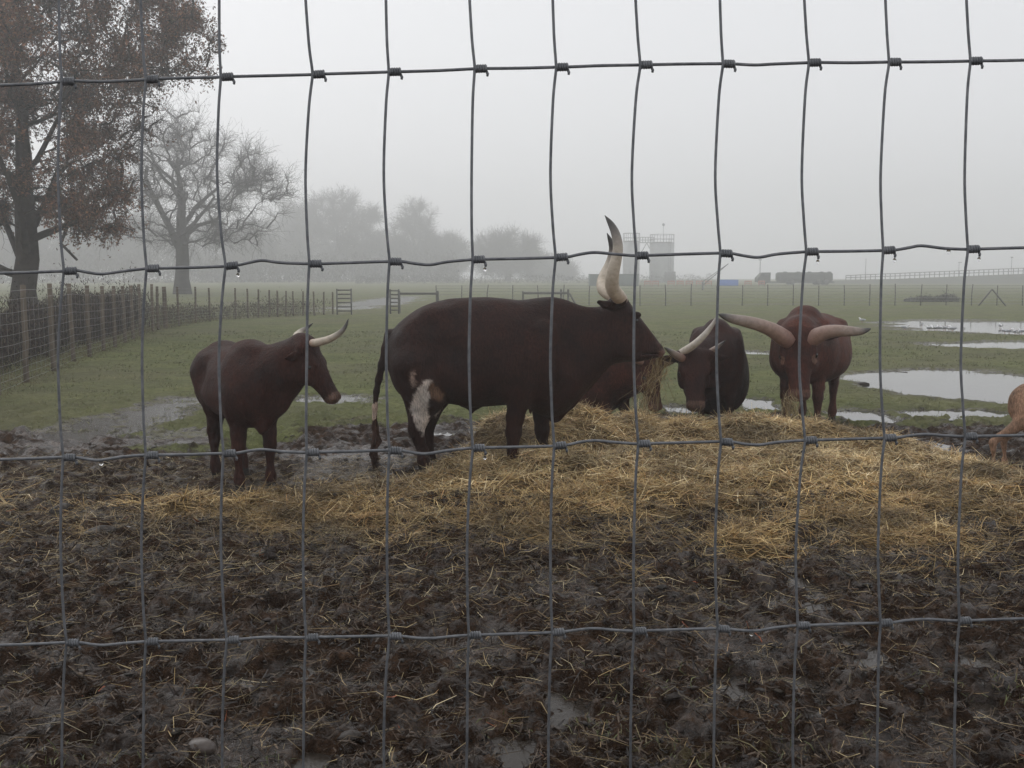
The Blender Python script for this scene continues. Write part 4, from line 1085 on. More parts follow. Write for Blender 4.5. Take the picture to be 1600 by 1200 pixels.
# ---------------------------------------------------------------- trees
def branch_levels(rng, trunk, spec):
    """trunk: list of (pts(n,3), rad(n)); spec per level dict -> list of (P (M,n,3), R (M,n))"""
    out = []; P, Rr = trunk
    out.append((P, Rr))
    for sp in spec:
        Mn, n, _ = P.shape; c = sp['count']; K = Mn * c
        par = np.repeat(np.arange(Mn), c)
        t = (np.tile((np.arange(c) + .5) / c, Mn) + rng.uniform(-.4, .4, K) / c)
        t = sp['t0'] + (sp['t1'] - sp['t0']) * np.clip(t, 0, 1)
        u_ = t * (n - 1) * .9999; i = u_.astype(int); f = (u_ - i)[:, None]
        s0 = P[par, i] * (1 - f) + P[par, i + 1] * f
        r0 = Rr[par, i] * (1 - f[:, 0]) + Rr[par, i + 1] * f[:, 0]
        T = P[par, i + 1] - P[par, i]; T /= np.linalg.norm(T, axis=1, keepdims=True) + 1e-9
        plen = np.linalg.norm(np.diff(P, axis=1), axis=2).sum(1)[par]
        Lb = plen * sp['len'] * (1 - sp.get('taper', .45) * (t - sp['t0']) / (sp['t1'] - sp['t0'] + 1e-9)) * rng.uniform(.65, 1.25, K)
        rv = rng.normal(0, 1, (K, 3)); rv -= (rv * T).sum(1, keepdims=True) * T; rv /= np.linalg.norm(rv, axis=1, keepdims=True) + 1e-9
        ang = np.radians(rng.uniform(*sp['ang'], K))[:, None]
        D = T * np.cos(ang) + rv * np.sin(ang)
        D[:, 2] += sp.get('up', .0); D /= np.linalg.norm(D, axis=1, keepdims=True)
        m = sp.get('n', 5); pts = [s0]; d = D
        wv = sp.get('wander', .18)
        for k in range(1, m):
            d = d + rng.normal(0, wv, (K, 3)) + np.array([0, 0, sp.get('trop', .05)]); d /= np.linalg.norm(d, axis=1, keepdims=True)
            pts.append(pts[-1] + d * (Lb / (m - 1))[:, None])
        rb = np.minimum(r0 * sp['rad'], np.maximum(Lb * .045, sp.get('rmin', .004)))
        rb = np.maximum(rb, sp.get('rmin', .004))
        Rn = rb[:, None] * np.linspace(1, sp.get('tip', .4), m)[None]
        P, Rr = np.stack(pts, 1), Rn
        out.append((P, Rr))
    return out

def mesh_levels(levels, sides):
    V = []; Fs = []; n = 0
    for (P, Rr), k in zip(levels, sides):
        v, f = tubes(P, Rr, k); V.append(v); Fs.append(f[0] + n); n += len(v)
    return np.vstack(V), np.vstack(Fs)

def crown_tree(name, label, px, Y, H, env, seed, trunk_r, nclus, clus_r, twigs, twig_len, twig_r, barkmat, group=None, leaves=None, limbs=12, limb_t0=.2, limb_ang=(35, 80), br_r=.03, trunk_top=.72, up=.35, lean=0.0, limb_up=.1, bald_t=.36, gap=22, limb_len=.5, limb_rad=.5):
    """trunk and limbs first, then twig clusters spread through the measured crown outline (env rows: height, radius[, x offset]) and joined to the nearest limb"""
    rng = np.random.default_rng(seed)
    x0 = at(px, 600, Y)[0]; root = empty(name, (x0, Y, 0)); tag(root, label, 'tree', group)
    env = np.array(env, float)
    if env.shape[1] == 2: env = np.hstack([env, np.zeros((len(env), 1))])
    n = 11; z_ = np.concatenate([[-.02], np.linspace(.01, trunk_top, n - 1)])
    tr = np.stack([lean * H * z_ * np.abs(z_) + np.cumsum(rng.normal(0, .006 * H, n)) * (z_ > .1), np.cumsum(rng.normal(0, .006 * H, n)) * (z_ > .1), z_ * H], 1)
    rr = trunk_r * np.interp(z_ / trunk_top, [-.05, .02, .12, .35, 1], [1.6, 1.4, 1.05, .9, .2])
    lv = branch_levels(rng, (tr[None], rr[None]), [dict(count=limbs, t0=limb_t0, t1=.98, len=limb_len, ang=limb_ang, rad=limb_rad, up=limb_up, trop=.04, wander=.2, n=8, taper=.4, rmin=trunk_r * .1)])
    P1 = lv[1][0]                                              # keep limbs inside the outline
    def fit(P):
        Q = P.copy(); r = np.interp(P[..., 2], env[:, 0], env[:, 1]); ox = np.interp(P[..., 2], env[:, 0], env[:, 2])
        d = np.hypot(P[..., 0] - ox, P[..., 1]) + 1e-6; k = np.minimum(1, .85 * r / d)
        w = sstep(env[0, 0] * .6, env[0, 0] * 1.1, P[..., 2])
        Q[..., 0] = P[..., 0] * (1 - w) + (ox + (P[..., 0] - ox) * k) * w; Q[..., 1] = P[..., 1] * (1 - w) + P[..., 1] * k * w
        Q[..., 2] = np.minimum(P[..., 2], H * .95); return Q
    lv[1] = (fit(P1), lv[1][1])
    # cluster centres
    zz = rng.uniform(env[0, 0], env[-1, 0], nclus * 6); rad = np.interp(zz, env[:, 0], env[:, 1]); ox = np.interp(zz, env[:, 0], env[:, 2])
    keep = rng.random(len(zz)) < (rad / env[:, 1].max()) ** 1.6; zz, rad, ox = zz[keep], rad[keep], ox[keep]
    a = rng.uniform(0, 2 * math.pi, len(zz)); q = rad * np.sqrt(rng.random(len(zz))) * (1 + .16 * (fbm(a * 1.3, zz * .5, 3, seed) - .5) * 2)
    C = np.stack([ox + q * np.cos(a), q * np.sin(a), zz], 1)
    nz_ = fbm(C[:, 0] * 1.6 / clus_r * .4 + C[:, 1] * .3 / clus_r, C[:, 2] * 1.6 / clus_r * .4 + C[:, 1] * .2 / clus_r, 3, seed + 5)
    C = C[nz_ > np.percentile(nz_, gap)][:nclus]
    C = C[np.argsort(np.hypot(C[:, 0], C[:, 1]) + .4 * np.abs(C[:, 2] - H * .5))]
    nodes = np.vstack([tr[4:], lv[1][0][:, 1:].reshape(-1, 3)]); brs = []; brr = []
    for c in C:
        d = np.linalg.norm(nodes - c, axis=1) + 1.6 * np.maximum(0, nodes[:, 2] - c[2] + .1 * H * .1)
        k = int(np.argmin(d)); s0 = nodes[k]; L = np.linalg.norm(c - s0)
        t_ = np.linspace(0, 1, 6)[:, None]
        bow = np.array([0, 0, .14 * L]) * np.sin(t_ * math.pi) + rng.normal(0, .05 * L, (6, 3)) * np.sin(t_ * math.pi)
        p = s0 + (c - s0) * t_ + bow; brs.append(p); brr.append(np.linspace(br_r * (1 + .25 * L), br_r * .45, 6)); nodes = np.vstack([nodes, p[2:]])
    brs, brr = np.array(brs), np.array(brr)
    K = len(C) * twigs; ci = np.repeat(np.arange(len(C)), twigs)
    start = brs[ci, rng.integers(2, 6, K)] + rng.normal(0, .05, (K, 3))
    out = C[ci] - np.array([0, 0, H * .45]); out /= np.linalg.norm(out, axis=1, keepdims=True) + 1e-6
    d = rng.normal(0, 1, (K, 3)); d /= np.linalg.norm(d, axis=1, keepdims=True); d = d * .95 + out * .45 + np.array([0, 0, up]); d /= np.linalg.norm(d, axis=1, keepdims=True)
    Lw = twig_len * rng.uniform(.4, 1.3, K); pts = [start]
    for k in range(3):
        d = d + rng.normal(0, .28, (K, 3)); d /= np.linalg.norm(d, axis=1, keepdims=True); pts.append(pts[-1] + d * (Lw / 3)[:, None])
    TP = np.stack(pts, 1); TR = twig_r * np.array([1.0, .8, .6, .35])[None] * rng.uniform(.6, 1.3, (K, 1))
    lv2 = branch_levels(rng, (TP, TR), [dict(count=2, t0=.3, t1=.95, len=.55, ang=(25, 60), rad=.7, wander=.25, n=3, rmin=twig_r * .55)])
    v, f = mesh_levels(lv, (12, 7)); v2, f2 = mesh_levels([(brs, brr)], (5,))
    mk('trunk', np.vstack([v, v2]), np.vstack([f, f2 + len(v)]), barkmat, root)
    v, f = mesh_levels(lv2, (3, 3))
    if leaves is None: mk('crown', v, f, barkmat, root); return root
    mk('twigs', v, f, barkmat, root)
    cnt, size, pal = leaves
    tip = np.vstack([TP[:, 1:].reshape(-1, 3), lv2[1][0][:, 1:].reshape(-1, 3)])
    sel = tip[rng.integers(0, len(tip), cnt)]; c = sel + rng.normal(0, .07, (cnt, 3))
    bald = fbm(sel[:, 0] * .8 + sel[:, 1] * .4, sel[:, 2] * .8 + sel[:, 1] * .2, 3, seed + 9); c = c[bald > bald_t]; cnt = len(c)
    d1 = rng.normal(0, 1, (cnt, 3)); d1[:, 2] -= .4; d1 /= np.linalg.norm(d1, axis=1, keepdims=True)
    d2 = np.cross(d1, rng.normal(0, 1, (cnt, 3))); d2 /= np.linalg.norm(d2, axis=1, keepdims=True); nn = np.cross(d1, d2)
    s_ = rng.uniform(.65, 1.35, (cnt, 1)) * size
    V = np.stack([c - d1 * s_, c - d1 * s_ * .1 + d2 * s_ * .45 + nn * s_ * .2, c + d1 * s_, c + d1 * s_ * .1 - d2 * s_ * .45 + nn * s_ * .2], 1).reshape(-1, 3)
    pal = np.array(pal); tone = .75 + .8 * fbm(c[:, 0] * .7 + c[:, 1] * .3, c[:, 2] * .7, 3, seed + 2)[:, None]
    cc = pal[rng.integers(0, len(pal), cnt)] * rng.uniform(.6, 1.4, (cnt, 1)) * tone
    mk('crown', V, np.arange(cnt * 4).reshape(-1, 4), M['leaf'], root, smooth=False, attrs={'Col': np.repeat(cc, 4, axis=0)})
    return root

crown_tree('oak_tree', 'big oak on the left still holding brown autumn leaves', 44, 33, 14.6,
           [(2.7, 3.0), (3.6, 3.9), (5.0, 4.2), (6.3, 4.6), (7.3, 5.6), (8.6, 6.1), (10, 6.2), (12, 5.6), (13.6, 4.0), (14.6, 1.2)], 11, 0.36, 640, .66, 24, .62, .008, M['bark'],
           leaves=(215000, .056, [(.135, .064, .038), (.165, .08, .044), (.095, .05, .034), (.09, .07, .042), (.20, .095, .048)]), limbs=20, limb_t0=.22, limb_ang=(50, 95), br_r=.03, up=-.05, limb_up=.05, bald_t=.41, gap=24, trunk_top=.62, limb_rad=.38)
crown_tree('bare_tree', 'leafless spreading tree standing behind the fence right of the brown-leaved oak', 290, 85, 15.2,
           [(4.0, 6.2, .9), (5.4, 7.6, 1.0), (7.8, 8.6, 1.1), (10.2, 8.2, 1.2), (12.0, 5.8, .4), (13.8, 4.2, 0), (15.1, 2.0, 0)], 27, .56, 230, .9, 22, 1.7, .014, M['far_bark'], limbs=11, limb_t0=.28, limb_ang=(30, 70), br_r=.05, limb_up=.12, limb_len=.62, gap=30, limb_rad=.62)
FG = 'bare trees fading into the fog'
DOME = [(.16, .55), (.3, .9), (.48, 1.0), (.65, .95), (.8, .78), (.92, .45), (1.0, .15)]
LOW = [(.04, .85), (.2, 1.0), (.45, 1.0), (.7, .8), (.88, .5), (1.0, .15)]
TOP = [(.14, .7), (.3, .95), (.5, 1.0), (.62, .85, ), (.70, .5), (.82, .55), (.92, .45), (1.0, .15)]
far_trees = [  # px, Y, top px-row, width px, outline, seed, label
    (530, 185, 299, 140, DOME, 31, 'tallest broad domed bare tree in the fog above the gateway'),
    (648, 188, 317, 92, TOP, 32, 'bare foggy tree with a narrow raised top, right of the broad domed tree'),
    (706, 200, 372, 44, DOME, 33, 'slim faint bare tree right of the tree with the raised top'),
    (794, 180, 361, 104, DOME, 34, 'lone round foggy tree above the back of the biggest bull'),
    (452, 205, 310, 96, DOME, 35, 'bare foggy tree between the spreading tree and the broad domed one'),
    (398, 170, 352, 96, LOW, 36, 'low bushy foggy tree right of the spreading tree trunk'),
    (596, 200, 368, 84, LOW, 37, 'lower foggy tree filling the gap right of the broad domed tree'),
    (222, 165, 335, 120, DOME, 38, 'foggy bare tree seen under the branches left of the spreading tree'),
    (120, 155, 340, 130, DOME, 39, 'foggy bare tree right behind the trunk of the brown-leaved oak'),
    (8, 150, 320, 130, DOME, 40, 'foggy bare tree at the left edge behind the brown-leaved oak'),
    (862, 215, 405, 66, LOW, 41, 'small faint round bush-like tree right of the lone round tree'),
    (490, 215, 345, 96, LOW, 42, 'faint foggy tree between the two left of the gateway'),
    (335, 190, 350, 110, LOW, 43, 'dim foggy tree filling the space behind the spreading tree'),
]
for (px_, Y_, tp, w_, ev, sd, lb) in far_trees:
    Y_ = Y_ * 1.45; H_ = at(px_, tp, Y_)[2]; W_m = w_ * Y_ / FPX / 2; k_ = W_m / 12
    crown_tree('bare_tree', lb, px_, Y_, H_, [(a * H_, b * W_m * 1.1) for a, b in ev], sd, .7, int(90 + 130 * min(k_, 1.2)), 2.4, 34, 3.0, .045, M['far_bark'], FG, limbs=13, limb_t0=.12, limb_ang=(20, 60), br_r=.11, limb_up=.25)

# undergrowth outside the paddock fence
def thicket(name, label, path, hgt, depth, n, size, cols, seed, taper=False, up=.3):
    rng = np.random.default_rng(seed); path = np.array(path, float)
    sg = np.linalg.norm(np.diff(path[:, :2], axis=0), axis=1); cum = np.concatenate([[0], np.cumsum(sg)])
    s_ = rng.random(n) ** 1.25 * cum[-1]; i = np.clip(np.searchsorted(cum, s_) - 1, 0, len(sg) - 1); f = ((s_ - cum[i]) / sg[i])[:, None]
    b = path[i] * (1 - f) + path[i + 1] * f
    nrm = (path[i + 1] - path[i])[:, :2]; nrm = np.stack([-nrm[:, 1], nrm[:, 0]], 1); nrm /= np.linalg.norm(nrm, axis=1, keepdims=True)
    dd = rng.random(n) * depth
    hl = hgt * (.35 + 1.3 * fbm(s_ * .8, dd * .6 + seed, 4, seed)) * (1 + .5 * (rng.random(n) < .04))
    if taper: hl = hl * np.clip(np.sin(math.pi * s_ / cum[-1]), .02, 1) ** .25
    c = np.stack([b[:, 0] + nrm[:, 0] * dd, b[:, 1] + nrm[:, 1] * dd, b[:, 2] + hl * rng.random(n) ** .8], 1)
    H = rng.normal(0, 1, (n, 3)); H[:, 2] = np.abs(H[:, 2]) + up
    cols = np.array(cols); cc = cols[rng.integers(0, len(cols), n)] * rng.uniform(.6, 1.4, (n, 1))
    sc = (.35 + .65 * np.clip(c[:, 1] / 25, .4, 2.2))
    v, f_, c3 = ribbons(c, H, rng.uniform(.25, .8, n) * size * sc * 6, rng.uniform(.3, 1.2, n) * size * sc, .15, cc)
    return tag(mk(name, v, f_, M['hedge'], smooth=False, attrs={'Col': c3}), label, 'undergrowth', kind='stuff')
Gp = G.copy()
path1 = [(p[0] - .55, p[1] - .1, 0) for p in Gp[:14]][0::2] + [(Gp[13][0] - .6, Gp[13][1] + .6, 0)] 
thicket('undergrowth', 'dark tangled bramble and dead weeds outside the left fence', path1, .98, 1.6, 90000, .021, [(.032, .025, .022), (.045, .034, .03), (.025, .022, .018), (.065, .045, .035), (.09, .07, .05)], 51, up=1.0)
path2 = [(p[0], p[1] + .5, 0) for p in Gp[13::2]]
thicket('undergrowth', 'brown-grey bramble bank behind the far left stretch of fence', path2, .6, 3.0, 12000, .016, [(.06, .048, .038), (.085, .068, .05), (.05, .042, .034), (.13, .11, .075)], 52, up=1.2)
thicket('undergrowth', 'rough dead grass along the foot of the left fence', [(p[0] + .25, p[1] - .1, 0) for p in Gp[0:26:2]], .16, .9, 9000, .012, [(.12, .10, .05), (.15, .115, .065), (.09, .085, .04)], 53)
thicket('undergrowth', 'faint hedge line in the fog beyond the far field fence', [(at(560, 600, 190)[0], 190, 0), (at(900, 600, 200)[0], 200, 0), (at(1120, 600, 210)[0], 210, 0)], 1.5, 3, 9000, .05, [(.04, .04, .03), (.06, .055, .045)], 54)

# ---------------------------------------------------------------- far works yard in the fog
def cyl(m, x, y_, z0, z1, r, n=28): m.tube([[x, y_, z0], [x, y_, z0 + .02], [x, y_, (z0 + z1) / 2], [x, y_, z1]], r, n)
def silo(px, wpx, top, Y, label):
    x_ = at(px, 600, Y)[0]; r_ = wpx * Y / FPX / 2; zt = at(px, top, Y)[2]
    root = empty('silo', (x_, Y, 0)); tag(root, label, 'silo')
    m = MB(); cyl(m, 0, 0, 0, zt, r_); m.build('tank', M['metal_silo'], root, smooth=False)
    m = MB(); m.tube([[0, 0, zt], [0, 0, zt + .25]], [r_ * 1.04, r_ * .8], 28); m.build('roof', M['steel'], root)
    m = MB()
    for a in np.linspace(0, 2 * math.pi, 13)[:-1]: m.tube([[math.cos(a) * r_ * .98, math.sin(a) * r_ * .98, zt], [math.cos(a) * r_ * .98, math.sin(a) * r_ * .98, zt + 1.9]], .05, 5)
    for h_ in (.9, 1.9):
        a = np.linspace(0, 2 * math.pi, 30); m.tube(np.stack([np.cos(a) * r_ * .98, np.sin(a) * r_ * .98, a * 0 + zt + h_], 1), .05, 5)
    m.build('railing', M['steel'], root)
    m = MB()
    for s in (-.25, .25): m.tube([[r_ * .5 + s, -r_ * .9, 0], [r_ * .5 + s, -r_ * .9, zt + 1]], .04, 5)
    for k in range(18): m.tube([[r_ * .5 - .25, -r_ * .9, .4 + zt / 18 * k], [r_ * .5 + .25, -r_ * .9, .4 + zt / 18 * k]], .03, 4)
    m.build('ladder', M['steel'], root)
    return root, x_, r_, zt
s1, xs1, rs1, zs1 = silo(984, 26, 378, 230, 'pale metal silo just behind the horns of the biggest bull')
s2, xs2, rs2, zs2 = silo(1031, 38, 380, 230, 'pale metal silo right of the other one, with a mast on its top')
m = MB(); m.tube([[rs2 * .1, 0, zs2], [rs2 * .1, 0, at(1027, 352, 230)[2]]], .05, 6); m.add(IV * .32 + [rs2 * .1, 0, at(1027, 351, 230)[2]], IF); m.build('mast', M['steel'], s2, smooth=True)
m = MB(); m.tube([[rs2 * .9, 0, 0], [rs2 * .9, -rs2 * .4, zs2 * .2]], .1, 6); m.box((rs2 * .55, -rs2 * .8, 1.2), (rs2 * .9, 1.2, 2.4), bev=.05); m.build('pump_cabinet', M['steel'], s2)
wk = empty('catwalk', ((xs1 + xs2) / 2, 230, 0)); tag(wk, 'steel catwalk with railings joining the tops of the two silos', 'catwalk')
d_ = (xs2 - xs1) / 2
m = MB(); m.box((0, 0, zs2 + .12), (2 * d_ - 1.6 * rs1, 1.2, .14)); m.build('deck', M['steel'], wk)
m = MB()
for s in (-.55, .55):
    for h_ in (.7, 1.3): m.tube([[-d_ + rs1, s, zs2 + h_], [d_ - rs1, s, zs2 + h_]], .05, 5)
    for k in range(6): xx = -d_ + rs1 + (2 * d_ - 2 * rs1) * k / 5; m.tube([[xx, s, zs2 + .15], [xx, s, zs2 + 1.3]], .05, 5)
m.build('railing', M['steel'], wk)
m = MB()
for s in (-1, 1): m.tube([[s * (d_ - rs1) * .9, 0, zs2 * .72], [0, 0, zs2 + .08]], .09, 6)
m.build('brace', M['steel'], wk)

# green cabin
Yk = 150; x0 = at(958, 600, Yk)[0]; w_ = 76 * Yk / FPX; h_ = at(958, 429, Yk)[2]
r = empty('storage_cabin', (x0, Yk, 0)); tag(r, 'flat-roofed green-grey storage cabin behind the head of the biggest bull', 'cabin')
m = MB(); m.box((0, 1.2, h_ / 2), (w_, 2.4, h_), bev=.03); m.build('wall', M['green_paint'], r)
m = MB(); m.box((0, 1.2, h_ + .035), (w_ + .12, 2.52, .07), bev=.02); m.build('roof', M['dark_green'], r)
m = MB(); m.box((w_ * .2, -.02, h_ * .45), (.8, .04, h_ * .85), bev=.01); m.build('door', M['green_paint'], r)
m = MB()
for k in range(14): m.box((-w_ / 2 + w_ * (k + .5) / 14, -.012, h_ / 2), (.05, .024, h_ * .96))
m.build('cladding_ribs', M['green_paint'], r)

# blue container
Yk = 150; x0 = at(1136, 600, Yk)[0]; w_ = 28 * Yk / FPX; h_ = at(1136, 437, Yk)[2]
r = empty('skip_container', (x0, Yk, 0)); tag(r, 'bright blue container standing among orange barriers', 'container')
m = MB(); m.box((0, .9, h_ / 2 + .02), (w_, 1.8, h_ - .04), bev=.03); m.build('body', M['blue_paint'], r)
m = MB()
for s in (-1, 1): m.box((s * (w_ / 2 - .04), -.02, h_ / 2), (.08, .05, h_)); m.box((0, -.02, (h_ - .05) if s > 0 else .06), (w_ - .17, .04, .09))
m.build('frame', M['blue_paint'], r)
proto = None
spots = [(1010, 452, 78, 0), (1022, 453, 78, .3), (1046, 451, 79, 0), (1060, 452, 79, .1), (1074, 452, 80, -.1), (1090, 451, 80, 0), (1104, 452, 80, .2), (1165, 455, 79, 0), (1186, 454, 79, .2)]
names = ['orange plastic barrier farthest left, beneath the silos', 'orange plastic barrier second from the left, beneath the silos', 'orange barrier just left of the middle of the row', 'orange barrier at the middle of the row left of the blue container',
         'orange barrier third to the left of the blue container', 'orange barrier second to the left of the blue container', 'orange barrier next to the blue container on its left', 'orange barrier just right of the blue container', 'orange barrier in front of the lorry cab']
for i, (px_, py_, Y_, rz_) in enumerate(spots):
    Y_ = Y_ + 66
    if proto is None:
        root = empty('safety_barrier'); 
        m = MB(); m.box((0, 0, .9), (1.0, .06, .16), bev=.02); m.box((0, 0, .45), (1.0, .06, .12), bev=.02)
        for k in range(5): m.box((-.4 + .2 * k, 0, .67), (.05, .05, .31))
        for s in (-1, 1): m.box((s * .46, 0, .5), (.07, .07, .98), bev=.01)
        parts = [m.build('panel', M['orange'], root)]
        m = MB()
        for s in (-1, 1): m.box((s * .46, 0, .03), (.1, .6, .06), bev=.01)
        parts.append(m.build('foot', M['rubber'], root)); proto = root
    else:
        root = proto.copy(); COL.objects.link(root)
        for p_ in parts: q = p_.copy(); COL.objects.link(q); q.parent = root
    root.location = (at(px_, 600, Y_)[0], Y_, 0); root.rotation_euler = (0, 0, rz_)
    root.scale = (1.0, 1.0, .85)
    tag(root, names[i], 'barrier', 'orange barriers round the works yard')

# long dark lorry
Yk = 170; x0 = at(1236, 600, Yk)[0]; w_ = 118 * Yk / FPX; zt = at(1236, 425, Yk)[2]
r = empty('tanker_lorry', (x0, Yk, 0)); tag(r, 'long dark green tanker lorry parked in the fog beyond the field fence', 'lorry')
m = MB(); a = np.linspace(0, 1, 5)
m.box((w_ * .13, 0, zt * .62), (w_ * .72, 2.1, zt * .72), bev=.25); m.build('tank', M['dark_green'], r)
m = MB(); m.box((w_ * .05, 0, zt * .22), (w_ * .92, 1.6, .22)); m.build('chassis', M['rubber'], r)
m = MB(); cw = w_ * .17
prof = np.array([[-cw / 2, .45], [cw / 2, .45], [cw / 2, zt * .96], [-cw * .12, zt * .96], [-cw * .42, zt * .62], [-cw / 2, zt * .55]])
v = np.vstack([np.c_[prof[:, :1], np.full((6, 1), -1.0), prof[:, 1:]], np.c_[prof[:, :1], np.full((6, 1), 1.0), prof[:, 1:]]]); v[:, 0] += -w_ * .5 + cw / 2
m.add(v, [[i, (i + 1) % 6, 6 + (i + 1) % 6, 6 + i] for i in range(6)]); m.add(v, [[5, 4, 3, 0], [3, 2, 1, 0], [6, 9, 10, 11], [6, 7, 8, 9]]); cab = m.build('cab', M['dark_green'], r)
m = MB(); m.box((-w_ * .5 + cw * .62, -1.02, zt * .76), (cw * .45, .05, zt * .22)); m.build('window', M['glass'], cab)
for xk in (-.42, -.05, .30, .40):
    for s in (-1, 1):
        m = MB(); a = np.linspace(0, 1, 2); m.tube([[w_ * xk, s * .95 - .14, .48], [w_ * xk, s * .95 + .14, .48]], .47, 18); m.build('wheel', M['rubber'], r)
for xk in (-.12, .05, .2, .36, .46):
    m = MB(); m.box((w_ * xk, 0, zt * .995), (.5, .6, .14), bev=.04); m.build('hatch', M['dark_green'], r)
m = MB()
for k in range(9): m.box((-w_ * .20 + w_ * .66 * k / 8, -1.07, zt * .62), (.07, .06, zt * .6))
m.build('tank_rib', M['dark_green'], r)

# masts and lamp posts
def pole(name, px, top, Y, label, rad=.06, headbox=None):
    x_ = at(px, 600, Y)[0]; zt = at(px, top, Y)[2]; r = empty(name, (x_, Y, 0)); tag(r, label, 'pole')
    m = MB(); m.tube([[0, 0, -.1], [0, 0, zt * .5], [0, 0, zt]], [rad, rad * .9, rad * .7], 8); m.build('pole', M['steel'], r, smooth=True)
    if headbox: m = MB(); m.box((headbox[0], 0, zt), headbox[1], bev=.03); m.build('lamp_head', M['steel'], r)
pole('lamp_post', 1183, 406, 160, 'thin lamp post standing before the cab of the dark lorry', .06, (0, (.5, .25, .12)))
pole('mast', 1346, 404, 230, 'thin mast rising behind the left end of the embankment railing', .08)
pole('lamp_post', 1571, 402, 230, 'thin lamp post behind the right part of the embankment railing', .08, (0, (.5, .3, .25)))
pole('lamp_post', 1490, 410, 230, 'very faint lamp post behind the middle of the embankment railing', .07, (.2, (.7, .3, .15)))
x_ = at(1120, 600, 110)[0]; r = empty('crane_arm', (x_, 110, 0)); tag(r, 'thin slanting conveyor arm in the fog above the orange barriers', 'conveyor')
a0 = at(1098, 446, 110); a1 = at(1138, 412, 110)
m = MB(); m.tube([[a0[0] - x_, 0, a0[2]], [a1[0] - x_, 0, a1[2]]], .04, 6); m.tube([[a0[0] - x_, 0, a0[2] + .4], [a1[0] - x_, 0, a1[2]]], .03, 6); m.build('boom', M['steel'], r)
m = MB(); m.tube([[a0[0] - x_, 0, 0], [a0[0] - x_, 0, a0[2] + .4]], .1, 6); m.build('leg', M['steel'], r)

# embankment with railing
Ye = 200
xe = [at(p, 600, Ye)[0] for p in (1180, 1290, 1320, 1400, 1500, 1600, 1760, 2100)]
te = [0.02, .45, at(1320, 438, Ye)[2], at(1400, 436, Ye)[2], at(1500, 432, Ye)[2], at(1600, 428, Ye)[2], at(1700, 424, Ye)[2], at(1700, 424, Ye)[2]]
nx_ = 90; ny_ = 16
XX = np.linspace(xe[0], xe[-1], nx_); TT = np.interp(XX, xe, te)
V = []
for j in range(ny_):
    s = j / (ny_ - 1); yy = Ye - 14 + 18 * s; hz_ = TT * sstep(.05, .75, np.full(nx_, s))
    V.append(np.stack([XX, np.full(nx_, yy), hz_ + (fbm(XX * .5, np.full(nx_, yy) * .5, 3, 66) - .5) * .25 * (s > .05) * (s < .8) - .06 * (s <= .05)], 1))
V = np.vstack(V); ii = np.arange((ny_ - 1) * nx_).reshape(ny_ - 1, nx_)[:, :-1].ravel()
tag(mk('embankment', V, np.stack([ii, ii + 1, ii + nx_ + 1, ii + nx_], 1), M['bank']), 'low grassy embankment rising towards the right edge in the fog', kind='structure')
r = empty('railing', (xe[2], Ye, 0)); tag(r, 'long post-and-rail railing along the top of the grassy embankment', 'railing')
px_l = np.arange(1316, 1780, 7.6)
tops = []
for p_ in px_l:
    x_ = at(p_, 600, Ye)[0]; zb = np.interp(x_, xe, te) - .1; ztop = at(p_, np.interp(p_, [1316, 1600, 1780], [430.5, 418.5, 411]), Ye)[2]; tops.append((x_ - xe[2], zb, ztop))
    m = MB(); m.box((x_ - xe[2], 0, (zb + ztop) / 2), (.13, .10, ztop - zb)); m.build('baluster', M['grey_post'], r)
for fr in (1.0, .55):
    m = MB(); m.tube([[x_, -.11, zb + .1 + (zt_ - zb - .1) * fr] for x_, zb, zt_ in tops], .07, 6); m.build('rail', M['grey_post'], r)
thicket('undergrowth', 'low dull hedge behind the field fence before the embankment', [(at(1418, 600, 60)[0], 60, 0), (at(1496, 600, 60)[0], 60, 0)], .42, 1.2, 5000, .02, [(.12, .12, .10), (.14, .14, .12)], 55, taper=True)
thicket('undergrowth', 'dim woodland scrub along the foot of the foggy trees', [(at(700, 600, 250)[0], 250, 0), (at(560, 600, 240)[0], 240, 0), (at(300, 600, 220)[0], 220, 0), (at(-150, 600, 200)[0], 200, 0)], 5.5, 8, 26000, .13, [(.03, .028, .025), (.045, .04, .035)], 56)

# ---------------------------------------------------------------- gulls by the far puddles
gull = empty('gull'); gp = []
B = Body(); B.ell((0, 0, .17), (.19, .075, .085), .03); B.cone((.13, 0, .20), (.185, 0, .285), .055, .045, .03); B.ell((.20, 0, .30), (.055, .045, .045), .02); B.cone((-.14, 0, .18), (-.26, 0, .175), .045, .02, .03, flat=((0, 0, 1), 1.6))
v, q = B.mesh(.012); gp.append(mk('body', v, q, M['gull'], gull))
for s in (-1, 1):
    m = MB(); v = IV * np.array([.19, .022, .06]) + [-.05, s * .072, .19]; m.add(v, IF); gp.append(m.build('wing', M['gull_wing'], gull, smooth=True))
    m = MB(); m.tube([[.0, s * .03, .0], [.0, s * .03, .10]], .008, 5); gp.append(m.build('leg', M['orange'], gull))
m = MB(); m.tube([[.245, 0, .298], [.30, 0, .288]], [.014, .004], 6); gp.append(m.build('beak', M['orange'], gull))
gl = [(1347, 505, 'gull standing alone farthest left, near the right bull horn'), (1414, 516, 'gull standing by itself left of the main flock'), (1440, 511, 'gull at the upper edge of the far puddle, above the flock')]
gl += [(1450 + k * 4.6 + RNG.normal(0, 1), 517.5 + RNG.normal(0, .9), None) for k in range(10)]
gl += [(1489, 518, None), (1505, 518.5, None), (1563, 513, 'gull standing alone between the flock and the right edge')]
gl += [(1570, 521.5, None), (1577, 522, None), (1586, 523, None), (1591, 523.5, None), (1596, 522, None)]
